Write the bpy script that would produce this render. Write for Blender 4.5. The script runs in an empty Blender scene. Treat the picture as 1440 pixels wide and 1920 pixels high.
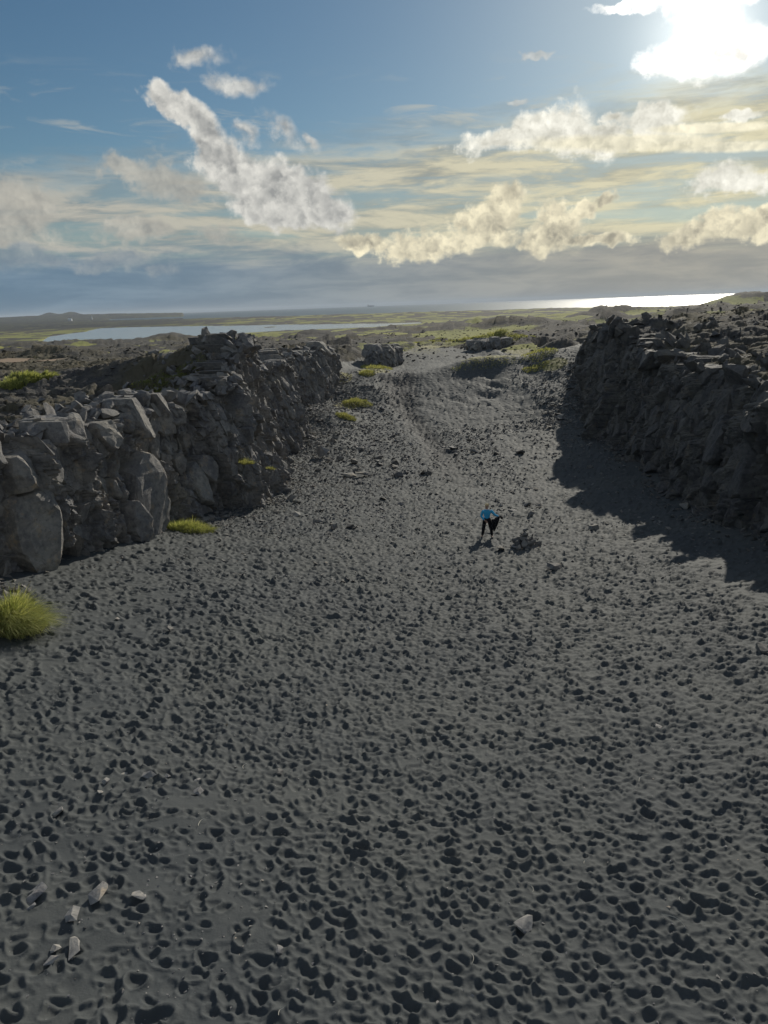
import bpy, bmesh, math, random
import numpy as np
from mathutils import Vector, Matrix, Euler, Quaternion

random.seed(11); rng = np.random.default_rng(7)
S = bpy.context.scene
COL = S.collection
RAD = math.radians

# ------------------------------------------------------------------ camera
FPX, PITCH, ROLL, CZ = 1440.0, RAD(15.08), RAD(2.0), 12.0
fw = np.array([0, math.cos(PITCH), -math.sin(PITCH)])
r0 = np.array([1.0, 0, 0]); u0 = np.array([0, math.sin(PITCH), math.cos(PITCH)])
rt = r0*math.cos(ROLL) - u0*math.sin(ROLL); up = u0*math.cos(ROLL) + r0*math.sin(ROLL)
cam_d = bpy.data.cameras.new('camera'); cam = bpy.data.objects.new('camera', cam_d); COL.objects.link(cam)
cam_d.sensor_fit = 'VERTICAL'; cam_d.sensor_height = 36; cam_d.lens = 27.0
cam_d.clip_start = 0.1; cam_d.clip_end = 90000
M = Matrix.Identity(4)
for i in range(3):
    M[i][0] = rt[i]; M[i][1] = up[i]; M[i][2] = -fw[i]
M[2][3] = CZ
cam.matrix_world = M
S.camera = cam

def ray(px, py):
    d = fw*FPX + rt*(px-720) + up*(960-py)
    return d/np.linalg.norm(d)

def azel(px, py):
    d = ray(px, py)
    return math.degrees(math.atan2(d[0], d[1])), math.degrees(math.asin(d[2]))

# ------------------------------------------------------------------ light and exposure
SUN_AZ, SUN_EL = 21.5, 24.0
S.view_settings.view_transform = 'Standard'; S.view_settings.look = 'None'
S.view_settings.gamma = 1.0; S.view_settings.use_curve_mapping = False
S.view_settings.exposure = 0.0
sd = bpy.data.lights.new('sun', 'SUN'); sd.energy = 3.9; sd.angle = RAD(0.5); sd.color = (1.0, 0.93, 0.80)
sun = bpy.data.objects.new('sun', sd); COL.objects.link(sun)
sdir = Vector((math.sin(RAD(SUN_AZ))*math.cos(RAD(SUN_EL)), math.cos(RAD(SUN_AZ))*math.cos(RAD(SUN_EL)), math.sin(RAD(SUN_EL))))
sun.rotation_euler = sdir.to_track_quat('Z', 'Y').to_euler()
S.render.engine = 'CYCLES'
S.cycles.max_bounces = 6; S.cycles.diffuse_bounces = 2; S.cycles.glossy_bounces = 3
S.cycles.transmission_bounces = 2; S.cycles.caustics_reflective = False; S.cycles.caustics_refractive = False
S.cycles.use_denoising = True

# ------------------------------------------------------------------ node helper
class NT:
    def __init__(s, tree): s.t = tree; s.n = tree.nodes; s.l = tree.links
    def new(s, typ, **kw):
        n = s.n.new(typ)
        for k, v in kw.items(): setattr(n, k, v)
        return n
    def put(s, sock, v):
        if v is None: return
        if isinstance(v, bpy.types.NodeSocket): s.l.new(v, sock)
        else: sock.default_value = v
    def math(s, op, a, b=None, c=None, clamp=False):
        n = s.new('ShaderNodeMath', operation=op, use_clamp=clamp)
        s.put(n.inputs[0], a); s.put(n.inputs[1], b)
        if c is not None: s.put(n.inputs[2], c)
        return n.outputs[0]
    def vmath(s, op, a, b=None, out=0):
        n = s.new('ShaderNodeVectorMath', operation=op)
        s.put(n.inputs[0], a); s.put(n.inputs[1], b)
        return n.outputs[out]
    def noise(s, vec, scale, detail=4, rough=0.5, dist=0.0, typ='FBM', dim='3D', lac=2.0):
        n = s.new('ShaderNodeTexNoise', noise_dimensions=dim)
        n.noise_type = typ
        s.put(n.inputs['Vector'], vec); n.inputs['Scale'].default_value = scale
        n.inputs['Detail'].default_value = detail; n.inputs['Roughness'].default_value = rough
        n.inputs['Distortion'].default_value = dist; n.inputs['Lacunarity'].default_value = lac
        return n.outputs[0]
    def ss(s, x, a, b, lo=0.0, hi=1.0):
        n = s.new('ShaderNodeMapRange', interpolation_type='SMOOTHSTEP')
        s.put(n.inputs[0], x); s.put(n.inputs[1], a); s.put(n.inputs[2], b); s.put(n.inputs[3], lo); s.put(n.inputs[4], hi)
        return n.outputs[0]
    def mix(s, f, a, b, blend='MIX'):
        n = s.new('ShaderNodeMix', data_type='RGBA', blend_type=blend)
        s.put(n.inputs[0], f)
        for i, v in ((6, a), (7, b)):
            if isinstance(v, (tuple, list)) and len(v) == 3: v = (*v, 1)
            s.put(n.inputs[i], v)
        return n.outputs[2]
    def ramp(s, fac, stops):
        n = s.new('ShaderNodeValToRGB'); e = n.color_ramp.elements
        while len(e) < len(stops): e.new(0.5)
        for el, (p, c) in zip(e, stops):
            el.position = p; el.color = (*c, 1) if len(c) == 3 else c
        s.put(n.inputs[0], fac)
        return n.outputs[0]

# ------------------------------------------------------------------ world: sky and clouds
W = bpy.data.worlds.new('World'); S.world = W; W.use_nodes = True
W.cycles.sampling_method = 'MANUAL'; W.cycles.sample_map_resolution = 1024
def build_world():
    t = NT(W.node_tree); t.n.clear()
    sky = t.new('ShaderNodeTexSky'); sky.sky_type = 'NISHITA'; sky.sun_disc = False
    sky.sun_elevation = RAD(SUN_EL); sky.sun_rotation = RAD(SUN_AZ)
    sky.altitude = 0; sky.air_density = 1.0; sky.dust_density = 0.3; sky.ozone_density = 3.0
    tc = t.new('ShaderNodeTexCoord'); d = tc.outputs['Generated']
    sp = t.new('ShaderNodeSeparateXYZ'); t.l.new(d, sp.inputs[0])
    az = t.math('MULTIPLY', t.math('ARCTAN2', sp.outputs[0], sp.outputs[1]), 57.29578)
    el = t.math('MULTIPLY', t.math('ARCSINE', sp.outputs[2]), 57.29578)
    cb = t.new('ShaderNodeCombineXYZ'); t.l.new(az, cb.inputs[0]); t.l.new(el, cb.inputs[1])
    P = cb.outputs[0]
    # domain warp in degrees
    def warp(scale, amp, detail=3):
        n = t.new('ShaderNodeTexNoise'); n.inputs['Scale'].default_value = scale
        n.inputs['Detail'].default_value = detail; n.inputs['Roughness'].default_value = 0.6; t.l.new(d, n.inputs['Vector'])
        c = t.vmath('SUBTRACT', n.outputs['Color'], (0.5, 0.5, 0.5))
        return t.vmath('MULTIPLY', c, (amp, amp, 0))
    Pw = t.vmath('ADD', t.vmath('ADD', P, warp(14, 3.0)), warp(60, 0.9, 4))
    def field(blobs, vec=None):
        out = None
        for (px, py, rx, ry, rot) in blobs:
            a, e = azel(px, py)
            c = math.cos(math.atan(math.hypot(px-720, 960-py)/FPX)); k = 0.0398*c*c
            m = t.new('ShaderNodeMapping', vector_type='TEXTURE')
            t.put(m.inputs['Vector'], vec or Pw)
            m.inputs['Location'].default_value = (a, e, 0)
            m.inputs['Rotation'].default_value = (0, 0, RAD(-rot))
            m.inputs['Scale'].default_value = (rx*k*1.32, ry*k*1.32, 1)
            v = t.math('SUBTRACT', 1.0, t.vmath('LENGTH', m.outputs[0], out=1))
            out = v if out is None else t.math('SMOOTH_MAX', out, v, 0.25)
        return out
    # cumulus puffs, evaluated at the point and a little towards the sun for relief
    wd = t.new('ShaderNodeTexNoise'); wd.inputs['Scale'].default_value = 30; wd.inputs['Detail'].default_value = 5; wd.inputs['Roughness'].default_value = .6; t.l.new(d, wd.inputs['Vector'])
    dw = t.vmath('ADD', d, t.vmath('MULTIPLY', t.vmath('SUBTRACT', wd.outputs['Color'], (.5, .5, .5)), (.05, .05, .05)))
    def puff(vec, sc, det):
        v = t.new('ShaderNodeTexVoronoi', feature='F1'); v.inputs['Scale'].default_value = sc
        v.inputs['Detail'].default_value = det; v.inputs['Roughness'].default_value = .55; v.normalize = True
        t.l.new(vec, v.inputs['Vector']); return t.math('SUBTRACT', 1.0, v.outputs['Distance'])
    sv = Vector(sdir)*0.007
    off = (sv.x, sv.y, sv.z+0.005)
    p0 = puff(dw, 24, 2.0); p1 = puff(t.vmath('ADD', dw, off), 24, 2.0)
    nf = t.noise(d, 60, detail=7, rough=0.62)
    relief = t.math('ADD', t.math('MULTIPLY', t.math('SUBTRACT', p0, p1), 2.2), t.math('MULTIPLY', t.math('SUBTRACT', nf, .5), .9))
    n0 = t.noise(d, 20, detail=6, rough=0.6)
    nA = t.math('ADD', t.math('ADD', t.math('MULTIPLY', t.math('SUBTRACT', n0, 0.5), 1.5), t.math('MULTIPLY', t.math('SUBTRACT', nf, 0.5), 1.3)), t.math('MULTIPLY', t.math('SUBTRACT', p0, .62), 1.6))
    # sky base
    base = sky.outputs[0]
    glow_v = t.vmath('DOT_PRODUCT', d, tuple(ray(1320, 60)), out=1)
    glow = t.math('POWER', t.math('MAXIMUM', glow_v, 0.0), 60)
    glow2 = t.math('POWER', t.math('MAXIMUM', glow_v, 0.0), 700)
    hs = t.new('ShaderNodeHueSaturation'); hs.inputs['Saturation'].default_value = SKY_SAT; hs.inputs['Value'].default_value = SKY_VAL
    t.l.new(base, hs.inputs['Color'])
    col = t.mix(1.0, hs.outputs[0], (.95, 1.03, .97), 'MULTIPLY')
    col = t.mix(1.0, col, t.mix(glow, (0, 0, 0), (2.2, 2.3, 2.0)), 'ADD')
    col = t.mix(1.0, col, t.mix(glow2, (0, 0, 0), (10, 9.8, 9)), 'ADD')
    # warm side factor: 0 left .. 1 right
    side = t.ss(az, -25, 24)
    # --- B: blue grey bank low over the sea
    streak = t.new('ShaderNodeMapping'); t.l.new(d, streak.inputs[0]); streak.inputs['Scale'].default_value = (1, 1, 9)
    ns = t.noise(streak.outputs[0], 5, detail=7, rough=0.6, dist=0.3)
    streak2 = t.new('ShaderNodeMapping'); t.l.new(d, streak2.inputs[0]); streak2.inputs['Scale'].default_value = (1, 1, 5)
    streak2.inputs['Rotation'].default_value = (0, RAD(-7), 0)
    ns2 = t.noise(streak2.outputs[0], 11, detail=7, rough=0.62, dist=0.5)
    # --- A: stratus veil
    eln = t.math('ADD', el, t.math('MULTIPLY', t.math('SUBTRACT', ns2, 0.5), 5.5))
    topd = t.math('ADD', 9.2, t.math('MULTIPLY', side, 3.6))
    envt = t.ss(t.math('SUBTRACT', topd, eln), -1.2, 2.0)
    cov = t.ss(t.math('ADD', ns, t.math('MULTIPLY', t.math('SUBTRACT', ns2, 0.5), 0.5)), 0.36, 0.60)
    veil_a = t.math('MULTIPLY', envt, t.math('ADD', t.math('MULTIPLY', cov, 0.58), 0.38), clamp=True)
    vb = t.ss(t.math('ADD', ns2, t.math('MULTIPLY', t.math('SUBTRACT', ns, 0.5), 0.8)), 0.34, 0.66)
    veil_l = t.mix(vb, (4.2, 4.6, 4.6), (8.2, 7.9, 6.9))
    veil_r = t.mix(vb, (6.0, 5.8, 4.6), (13.0, 12.0, 8.2))
    col = t.mix(veil_a, col, t.mix(side, veil_l, veil_r))
    # wisps of cirrus above
    strk3 = t.new('ShaderNodeMapping'); t.l.new(d, strk3.inputs[0]); strk3.inputs['Scale'].default_value = (1, 1, 7)
    strk3.inputs['Rotation'].default_value = (0, RAD(-16), 0)
    ns3 = t.noise(strk3.outputs[0], 9, detail=8, rough=0.62, dist=0.8)
    ci = t.math('MULTIPLY', t.ss(ns3, 0.52, 0.72), t.ss(t.math('ABSOLUTE', t.math('SUBTRACT', el, 11.5)), 4.5, 0.5))
    col = t.mix(t.math('MULTIPLY', ci, 0.6), col, t.mix(side, (7, 7.4, 7.2), (10, 9.8, 8.2)))
    # --- bank (below ~4 deg)
    bank_a = t.ss(t.math('ADD', el, t.math('MULTIPLY', t.math('SUBTRACT', ns2, 0.5), 3.0)), 5.2, 2.6)
    bn = t.ss(t.math('ADD', t.math('MULTIPLY', ns, .5), t.math('MULTIPLY', ns2, .5)), 0.38, 0.62)
    bank_l = t.mix(bn, (1.9, 3.3, 4.9), (2.8, 4.4, 6.0))
    bank_r = t.mix(bn, (4.6, 4.7, 4.6), (6.8, 6.5, 5.7))
    col = t.mix(t.math('MULTIPLY', bank_a, 0.93), col, t.mix(side, bank_l, bank_r))
    # --- cumulus
    def cumulus(blobs, amp, lo, hi, dark, bright, edge=0.5, vec=None, col=None, op=1.0):
        f = field(blobs, vec)
        f = t.math('ADD', f, t.math('MULTIPLY', nA, amp))
        a = t.math('MULTIPLY', t.ss(f, lo, hi), op)
        lit = t.math("ADD", t.math("MULTIPLY", relief, 1.35), t.ss(f, 0.7, 0.0, 0.0, .28))
        lit = t.math('ADD', lit, 0.45, clamp=True)
        return t.mix(a, col, t.mix(lit, dark, bright))
    wL_d, wL_b = (5.6, 5.7, 5.6), (14.0, 13.7, 12.6)
    wR_d, wR_b = (6.5, 6.0, 4.6), (17, 15.6, 11)
    col = cumulus([(308,182,34,26,0),(340,195,30,26,0),(362,222,34,28,40),(385,255,36,32,40),(408,292,42,38,45),(440,325,52,40,30),(500,350,70,42,15),
                   (560,368,70,42,20),(610,390,50,34,30),(540,410,56,22,0),(470,395,36,22,20)], 0.48, -0.02, 0.42, wL_d, wL_b, col=col)
    col = cumulus([(370,106,52,20,0),(455,155,60,24,0),(520,248,40,22,40),(575,262,22,12,30),(465,262,22,16,30)], 0.8, 0.0, 0.95, wL_d, wL_b, col=col, op=0.85)
    col = cumulus([(15,395,95,60,20),(310,345,95,34,10),(230,320,60,22,0),(260,432,95,20,0),(400,447,60,20,10)], 0.85, 0.05, 0.7, (5.2,5.2,4.9), (9.6,9.2,8), col=col, op=0.8)
    col = cumulus([(40,485,100,20,0),(210,490,110,20,0),(290,500,40,14,0)], 0.8, 0.05, 0.7, (3.0,4.0,5.0), (6,6.6,6.8), col=col, op=0.75)
    col = cumulus([(950,262,70,24,0),(1005,250,60,34,0),(1050,238,52,42,0),(1110,268,95,32,0),(1210,225,80,26,0),(1225,205,30,20,0),(1150,220,40,14,0),
                   (1360,335,62,34,0),(1400,345,60,24,0),(1390,218,40,10,0)], 0.75, 0.0, 0.58, (9.5,9.3,8), (19,18.6,16.5), col=col)
    col = cumulus([(1180,268,190,16,4),(1370,275,110,11,4),(1330,240,120,10,4)], 0.4, 0.0, 0.6, (11,10.4,8), (20,18.6,14), vec=P, col=col, op=0.9)
    col = cumulus([(935,392,32,40,20),(905,425,50,32,10),(850,452,60,18,0),(785,460,70,24,0),(690,452,64,15,0),(1055,418,42,34,0),(1035,445,56,22,0),(1120,445,56,14,0),
                   (1290,442,52,22,0),(1350,430,50,26,0),(1410,425,60,26,0),(1130,370,24,12,0),(1100,385,22,12,0)], 0.72, -.02, 0.46, (6.2,5.8,4.6), (18,16.4,11.8), col=col)
    col = cumulus([(1325,80,92,52,0),(1320,15,66,60,0),(1390,88,56,34,-15),(1255,112,60,30,10),(1180,6,70,12,-4),(1340,-30,110,40,0),(1400,5,60,14,0)], 0.40, -0.10, 0.6, (17,16.6,15.4), (34,33,31), col=col)
    col = cumulus([(1010,102,30,8,10),(972,188,22,6,5)], 0.6, 0.0, 0.6, wL_b, (8,8,7.4), col=col, op=0.6)
    # unseen broken cloud added overhead and behind, bright, to fill the shade
    o1 = t.ss(t.noise(d, 3.2, 8, .58, dist=.3), .50, .60)
    o1 = t.math('MULTIPLY', o1, t.math('MAXIMUM', t.ss(el, 24, 34), t.math('MULTIPLY', t.ss(t.math('ABSOLUTE', az), 36, 50), t.ss(el, 5, 9))))
    col = t.mix(o1, col, t.mix(t.ss(relief, -.05, .08), (8.5, 9.2, 10), (14, 14.2, 14)))
    # below the horizon: plain dim sea colour
    col = t.mix(t.ss(el, 0.0, -1.0), col, (2.2, 2.8, 3.2))
    bg = t.new('ShaderNodeBackground'); t.put(bg.inputs[0], col); bg.inputs[1].default_value = 0.058
    out = t.new('ShaderNodeOutputWorld'); t.l.new(bg.outputs[0], out.inputs[0])
SKY_SAT, SKY_VAL = 1.12, .88
build_world()

# ------------------------------------------------------------------ numpy noise
def _h(ix, iy, seed):
    ix = ix.astype(np.int64); iy = iy.astype(np.int64)
    h = (ix*374761393 + iy*668265263 + seed*2147483647) & 0xFFFFFFFF
    h = ((h ^ (h >> 13))*1274126177) & 0xFFFFFFFF
    h = ((h ^ (h >> 16))*2246822519) & 0xFFFFFFFF
    return ((h ^ (h >> 15)) & 0xFFFFFF)/float(0xFFFFFF)
def vn(x, y, seed=0):
    ix = np.floor(x); iy = np.floor(y); fx = x-ix; fy = y-iy
    fx = fx*fx*(3-2*fx); fy = fy*fy*(3-2*fy)
    a = _h(ix, iy, seed); b = _h(ix+1, iy, seed); c = _h(ix, iy+1, seed); e = _h(ix+1, iy+1, seed)
    return (a*(1-fx)+b*fx)*(1-fy) + (c*(1-fx)+e*fx)*fy
def fbm(x, y, seed=0, oct=4, gain=0.5):
    s = 0; a = 1; tt = 0
    for i in range(oct):
        s = s + a*(vn(x*2**i+17.3*i, y*2**i-9.1*i, seed+i)*2-1); tt += a; a *= gain
    return s/tt
def ridged(x, y, seed=0, oct=4):
    s = 0; a = 1; tt = 0
    for i in range(oct):
        s = s + a*(1-np.abs(vn(x*2**i+7*i, y*2**i-3*i, seed+i)*2-1)); tt += a; a *= .5
    return s/tt
def facets(x, y, seed=0, jit=0.9):
    """cellular field: F1 distance, edge distance and a tilted plane value per cell"""
    ix = np.floor(x); iy = np.floor(y)
    d1 = np.full(x.shape, 9.0); d2 = np.full(x.shape, 9.0); val = np.zeros(x.shape)
    for i in (-1, 0, 1):
        for j in (-1, 0, 1):
            cx = ix+i; cy = iy+j
            px = cx+.5+(_h(cx, cy, seed)-.5)*jit; py = cy+.5+(_h(cx, cy, seed+5)-.5)*jit
            dx = x-px; dy = y-py; dd = np.sqrt(dx*dx+dy*dy)
            v = _h(cx, cy, seed+9) + dx*(_h(cx, cy, seed+11)-.5)*1.4 + dy*(_h(cx, cy, seed+13)-.5)*1.4
            near = dd < d1
            d2 = np.where(near, d1, np.minimum(d2, dd)); val = np.where(near, v, val); d1 = np.where(near, dd, d1)
    return val, d2-d1
def sst(x, a, b):
    t = np.clip((x-a)/(b-a), 0, 1); return t*t*(3-2*t)

# ------------------------------------------------------------------ terrain
FY = [-20,0,10,20,30,40,50,60,70,80,90,95,101,110,118,130]; FZ = [4.4,4.2,3.4,2.4,1.3,.4,0,.2,.9,2.2,4.2,4.5,4.2,4.6,5.1,5.5]
def floor_base(x, y):
    x = np.asarray(x, float); y = np.asarray(y, float)
    return np.interp(y, FY, FZ) + .005*(x-4)**2*(1-sst(y, 88, 104))
XLY = [-30,0,25,27.4,31.7,37.7,41.1,44,51.5,60,71,80,90,97,104,112]; XLX = [-15,-14,-13.3,-12.9,-12,-10.6,-9.4,-7.5,-7.2,-8.1,-9.1,-6.8,-4.1,-1.0,2.5,3.2]
XRY = [-30,0,31,34,38,42,51,58,64.5,70.5,83.5,92,104,112]; XRX = [17,16.3,16.1,16.1,16.8,16.3,17.6,17.9,18,18.5,21.5,22,19,17.5]
# brow heights along each cliff
BLY = [-30,20,27,33,37,42,46,49,52,55,63,70,78,85,92,100,112]; BLZ = [7.6,8.2,8.1,7.9,8.0,8.3,9.4,10.3,9.7,8.3,7.6,8.4,7.6,7.6,7.2,6.4,6.2]
BRY = [-30,28,38,45,52,60,68,73,80,92,105]; BRZ = [7.6,7.6,7.8,8.1,8.3,8.9,9.2,9.2,7.4,6.6,6.2]
TT = np.array([-.9,-.52,-.40,-.27,-.13,0,.13,.27,.40,.52,.9])
YY = np.array([-60,20,60,100,150,250,400,600,800,1000,1300,1600,2000,3000,5000,9000])
ZT = np.array([
 [7.4,7.4,7.4,6.6,5.4,2.6,-2,-6.2,-6.6,-6.8,-6.8,-6.4,-5.5,-5,8,10],
 [7.4,7.4,7.3,6.6,5.2,2.2,-2.5,-6.5,-6.8,-7,-6.8,-6.4,-5.5,-4,14,12],
 [7.4,7.4,7.2,6.4,5.0,2.0,-3,-6.8,-8,-7.2,-7,-6.6,-5.8,-3,18,14],
 [7.4,7.4,7.0,6.2,4.8,2.0,-3,-7.0,-9,-9,-7.3,-6.8,-5.8,-7.6,6,4],
 [7.4,7.4,7.0,6.2,5.0,2.4,-2,-6.6,-7.6,-8,-7.6,-6.0,-4.9,-9,-12,-12],
 [7.4,7.4,7.0,5.4,5.0,3.4,-.5,-6,-7.6,-7.9,-7.4,-5.6,-5.5,-12,-12,-12],
 [7,7,7.0,5.2,4.9,4.0,1.0,-3.5,-6.5,-7.2,-6.0,-4.8,-9,-12,-12,-12],
 [6.8,6.8,7.4,6.4,6.1,5.4,3.4,-.4,-4,-5.8,-5.0,-4.0,-9,-12,-12,-12],
 [7,7.4,9.3,8.6,8.0,6.5,4.2,.8,-3,-5,-5.2,-4.6,-9,-12,-12,-12],
 [7.2,7.8,9.6,9.4,8.8,7.4,5.4,2.0,-2,-4.4,-5.2,-4.6,-9,-12,-12,-12],
 [7.2,7.8,9.6,9.4,8.8,7.4,5.4,2.0,-2,-4.4,-5.2,-4.6,-9,-12,-12,-12]], float)
def table(x, y):
    t = np.clip(x/np.maximum(y, 18), -.9, .9)
    ti = np.clip(np.searchsorted(TT, t)-1, 0, len(TT)-2); tf = (t-TT[ti])/(TT[ti+1]-TT[ti])
    yi = np.clip(np.searchsorted(YY, y)-1, 0, len(YY)-2); yf = np.clip((y-YY[yi])/(YY[yi+1]-YY[yi]), 0, 1)
    a = ZT[ti, yi]*(1-yf)+ZT[ti, yi+1]*yf; b = ZT[ti+1, yi]*(1-yf)+ZT[ti+1, yi+1]*yf
    return a*(1-tf)+b*tf
def at_level(px, py, z):
    d = ray(px, py); k = (z-CZ)/d[2]; return d[0]*k, d[1]*k
WATER = -8.0
near_shore = [(75,645),(130,644),(200,641),(300,634),(420,627),(560,619),(700,614),(790,607)]
far_shore = [(75,644),(95,632),(160,623),(190,616),(300,613),(400,612),(600,609),(700,607.5),(790,606)]
def shore(pts):
    w = [at_level(*p, WATER) for p in pts]; return [a/b for a, b in w], [b for a, b in w]
NS, FS = shore(near_shore), shore(far_shore)
SS = shore([(-250,612),(0,606),(348,600),(352,599),(500,596.5),(640,591),(720,588.5),(850,586),(950,583),(1100,580),(1250,578),(1340,572.5),(1440,569),(1800,560)])
def gauss(x, y, cx, cy, sx, sy, rot=0):
    c, s = math.cos(rot), math.sin(rot); dx = x-cx; dy = y-cy
    u = (dx*c+dy*s)/sx; v = (-dx*s+dy*c)/sy
    return np.exp(-(u*u+v*v))
def valley_mask(x, y):
    """0 in the valley, 1 on the plateau; transition sits behind the block faces"""
    xl = np.interp(y, XLY, XLX); xr = np.interp(y, XRY, XRX)
    soft = sst(y, 88, 100)
    w0 = .6 + 0*y; w1 = 2.1 + 5*soft
    dl = (xl-x); dr = (x-xr); wb = 1.3*sst(y, 37, 42)*(1-sst(y, 55, 59))
    m = np.maximum(sst(dl, w0+.5*wb, w1+wb), sst(dr, w0, w1))
    return m, dl, dr
_r = random.Random(4); MOUNDS = []
for _ in range(70):
    _y = math.exp(_r.uniform(math.log(112), math.log(520))); _x = _y*_r.uniform(-.62, .62)
    if abs(_x/_y-.07) < .07 and _y < 145: continue
    _k = _y/150; MOUNDS.append((_x, _y, _r.uniform(4, 12)*_k, _r.uniform(2, 5)*_k, _r.uniform(.5, 1.3)*_k**.7, _r.uniform(-.4, .4)))
def terrain(x, y, detail=True):
    x = np.atleast_1d(np.asarray(x, float)); y = np.atleast_1d(np.asarray(y, float))
    x, y = np.broadcast_arrays(x, y)
    m, dl, dr = valley_mask(x, y)
    bas = 17*np.exp(-((x-8.5)/4.5)**2); far = sst(y, 106+bas, 116+bas)
    m = np.maximum(m, far)
    pl = table(x, y)
    # tie plateau to the brow heights near the cliffs
    kl = np.exp(-np.maximum(dl-1, 0)/5.0)*(dl > 0)*(1-sst(y, 100, 115)); kr = np.exp(-np.maximum(dr-1, 0)/7.0)*(dr > 0)*(1-sst(y, 95, 110))
    pl = pl*(1-kl)+np.interp(y, BLY, BLZ)*kl; pl = pl*(1-kr)+np.interp(y, BRY, BRZ)*kr
    # left crest ridge and hollow in front of it
    pl = pl + 1.5*gauss(x, y, -15, 51.5, 8, 2.3, RAD(-18)) + .5*gauss(x, y, -9.6, 49, 2.2, 2.4) - .5*gauss(x, y, -15, 44, 5, 3)
    pl = pl + .5*gauss(x, y, -11, 70, 3.5, 2.4) + 0.6*gauss(x, y, -8, 84, 3, 3)
    # right cliff highs
    pl = pl + .9*gauss(x, y, 21.5, 72, 2.2, 2.4) + 1.3*gauss(x, y, 22, 63, 2.8, 3.4) + .8*gauss(x, y, 34, 66, 8, 5) + .5*gauss(x, y, 27, 56, 5, 4)
    fl = floor_base(x, y)
    # dune with grassy crest in the valley head, the sandy basin behind
    fl = fl + 1.15*gauss(x, y, 11.8, 91.5, 4.4, 2.6, .1) + .5*gauss(x, y, 2, 89, 4, 2.4) + .5*gauss(x, y, -1.2, 84, 3, 4) - .6*gauss(x, y, 17.2, 86, 1.8, 6)
    fl = fl + .9*gauss(x, y, -4.6, 72, 2.6, 3.6) + .35*gauss(x, y, -4, 64, 2, 3)
    fl = fl + .9*sst(x, 12, 19)*sst(y, 66, 76)*(1-sst(y, 90, 98))
    fl = fl + .12*fbm(x*.16, y*.16, 3, 3)
    # far mounds
    b = 1.3*gauss(x, y, 10.2, 124.5, 4, 1.8) + .8*gauss(x, y, 5.5, 123, 3, 2) + 1.9*gauss(x, y, 19.5, 132, 6, 2.2, .1) + 1.3*gauss(x, y, -4, 106, 6, 4) + .8*gauss(x, y, 20.5, 98, 2, 2) + .9*gauss(x, y, 23, 106, 3, 2.5)
    for (px, py, D, w, hh) in ((935,604,240,9,2.6),(1000,606,235,8,2.0),(1180,600,330,20,2),
                               (305,628,480,20,3.0),(880,606,260,14,1.3),(1400,566,520,30,7),(1350,572,500,26,3),(1440,560,560,30,6),(95,583,5200,55,30),(135,583,5200,60,30)):
        d = ray(px, py); k = D/d[1]; b = b + hh*gauss(x, y, d[0]*k, D, w, w*.7)
    sel = (y > 96) & (y < 620)
    if np.any(sel):
        xs_, ys_ = x[sel], y[sel]; bb = np.zeros(xs_.shape)
        for (cx_, cy_, w_, l_, h_, a_) in MOUNDS: bb = bb + h_*gauss(xs_, ys_, cx_, cy_, w_, l_, a_)
        bb = bb*(1+.5*fbm(xs_*.25, ys_*.2, 95, 4)); b = b + 0*y; b[sel] += bb
    b = b + 9*gauss(x, y, -1400, 4300, 1500, 500)
    pl = pl + b
    rough = sst(y, 20, 60)
    lava = .34*(fbm(x*.35, y*.35, 21, 4))*(1-sst(y, 200, 500)) + (1.0*sst(y, 90, 160)*(1-sst(y, 500, 900)))*fbm(x*.07, y*.05, 31, 5)
    lava = lava + (3.0*sst(y, 160, 420)-1.9*sst(y, 420, 620))*(1-.5*sst(y, 1500, 2500))*np.maximum(fbm(x*.025, y*.014, 41, 5), -.1) + 1.1*sst(y, 110, 170)*(1-sst(y, 400, 700))*fbm(x*.09, y*.05, 43, 4)
    lava = lava + 3.2*sst(y, 1000, 1500)*fbm(x*.012, y*.01, 51, 4)
    if detail:
        v, e = facets(x*.62+.3*fbm(x, y, 5, 2), y*.62, 61)
        v2, e2 = facets(x*1.9, y*1.9, 71)
        nr = 1-sst(y, 90, 160)
        lava = lava + nr*(.42*(v-.5) - .16*(1-sst(e, 0, .12)) + .13*(v2-.5) - .05*(1-sst(e2, 0, .14)))
        v3, e3 = facets(x*.22, y*.22, 81)
        lava = lava + sst(y, 70, 120)*(1-sst(y, 400, 700))*1.3*(v3-.5)*sst(fbm(x*.03, y*.03, 93, 3), -.2, .1)
    grass = grass_mask(x, y)
    pl = pl + lava*(1-.8*grass)
    h = fl*(1-m)+pl*m
    # water: lagoon and sea
    t = x/np.maximum(y, 1)
    ny = np.interp(t, NS[0], NS[1])+18*fbm(x*.02, y*.006, 77, 3); fyy = np.interp(t, FS[0], FS[1])+30*fbm(x*.015, y*.01, 78, 3)
    inl = (t > NS[0][0]) & (t < NS[0][-1]) & (y > 450)
    lag = np.where(inl, np.minimum(sst(y, ny-25, ny+10), 1-sst(y, fyy-20, fyy+50)), 0)
    h = h*(1-lag)+(-10.5)*lag
    lo = np.where(y > 480, np.where(inl, np.where((y < ny-5) | (y > fyy+5), WATER+.25, -99), WATER+.3), -99)
    sy = np.interp(t, SS[0], SS[1])
    sea = sst(y, sy, sy*1.06)*((t > SS[0][2]-.003))
    head = sst(y, 2500, 2700)*(1-sst(y, 3300, 3700))*sst(t, -.345, -.33)*(t < SS[0][3])
    h = np.maximum(h, np.where(lag > .3, -99, lo))
    ix_, iy_ = at_level(506, 613.5, WATER); h = h + 3.6*gauss(x, y, ix_, iy_, 17, 20)
    h = h*(1-sea)+(-12)*sea
    h = h*(1-head)+(-12)*head
    return h
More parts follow.
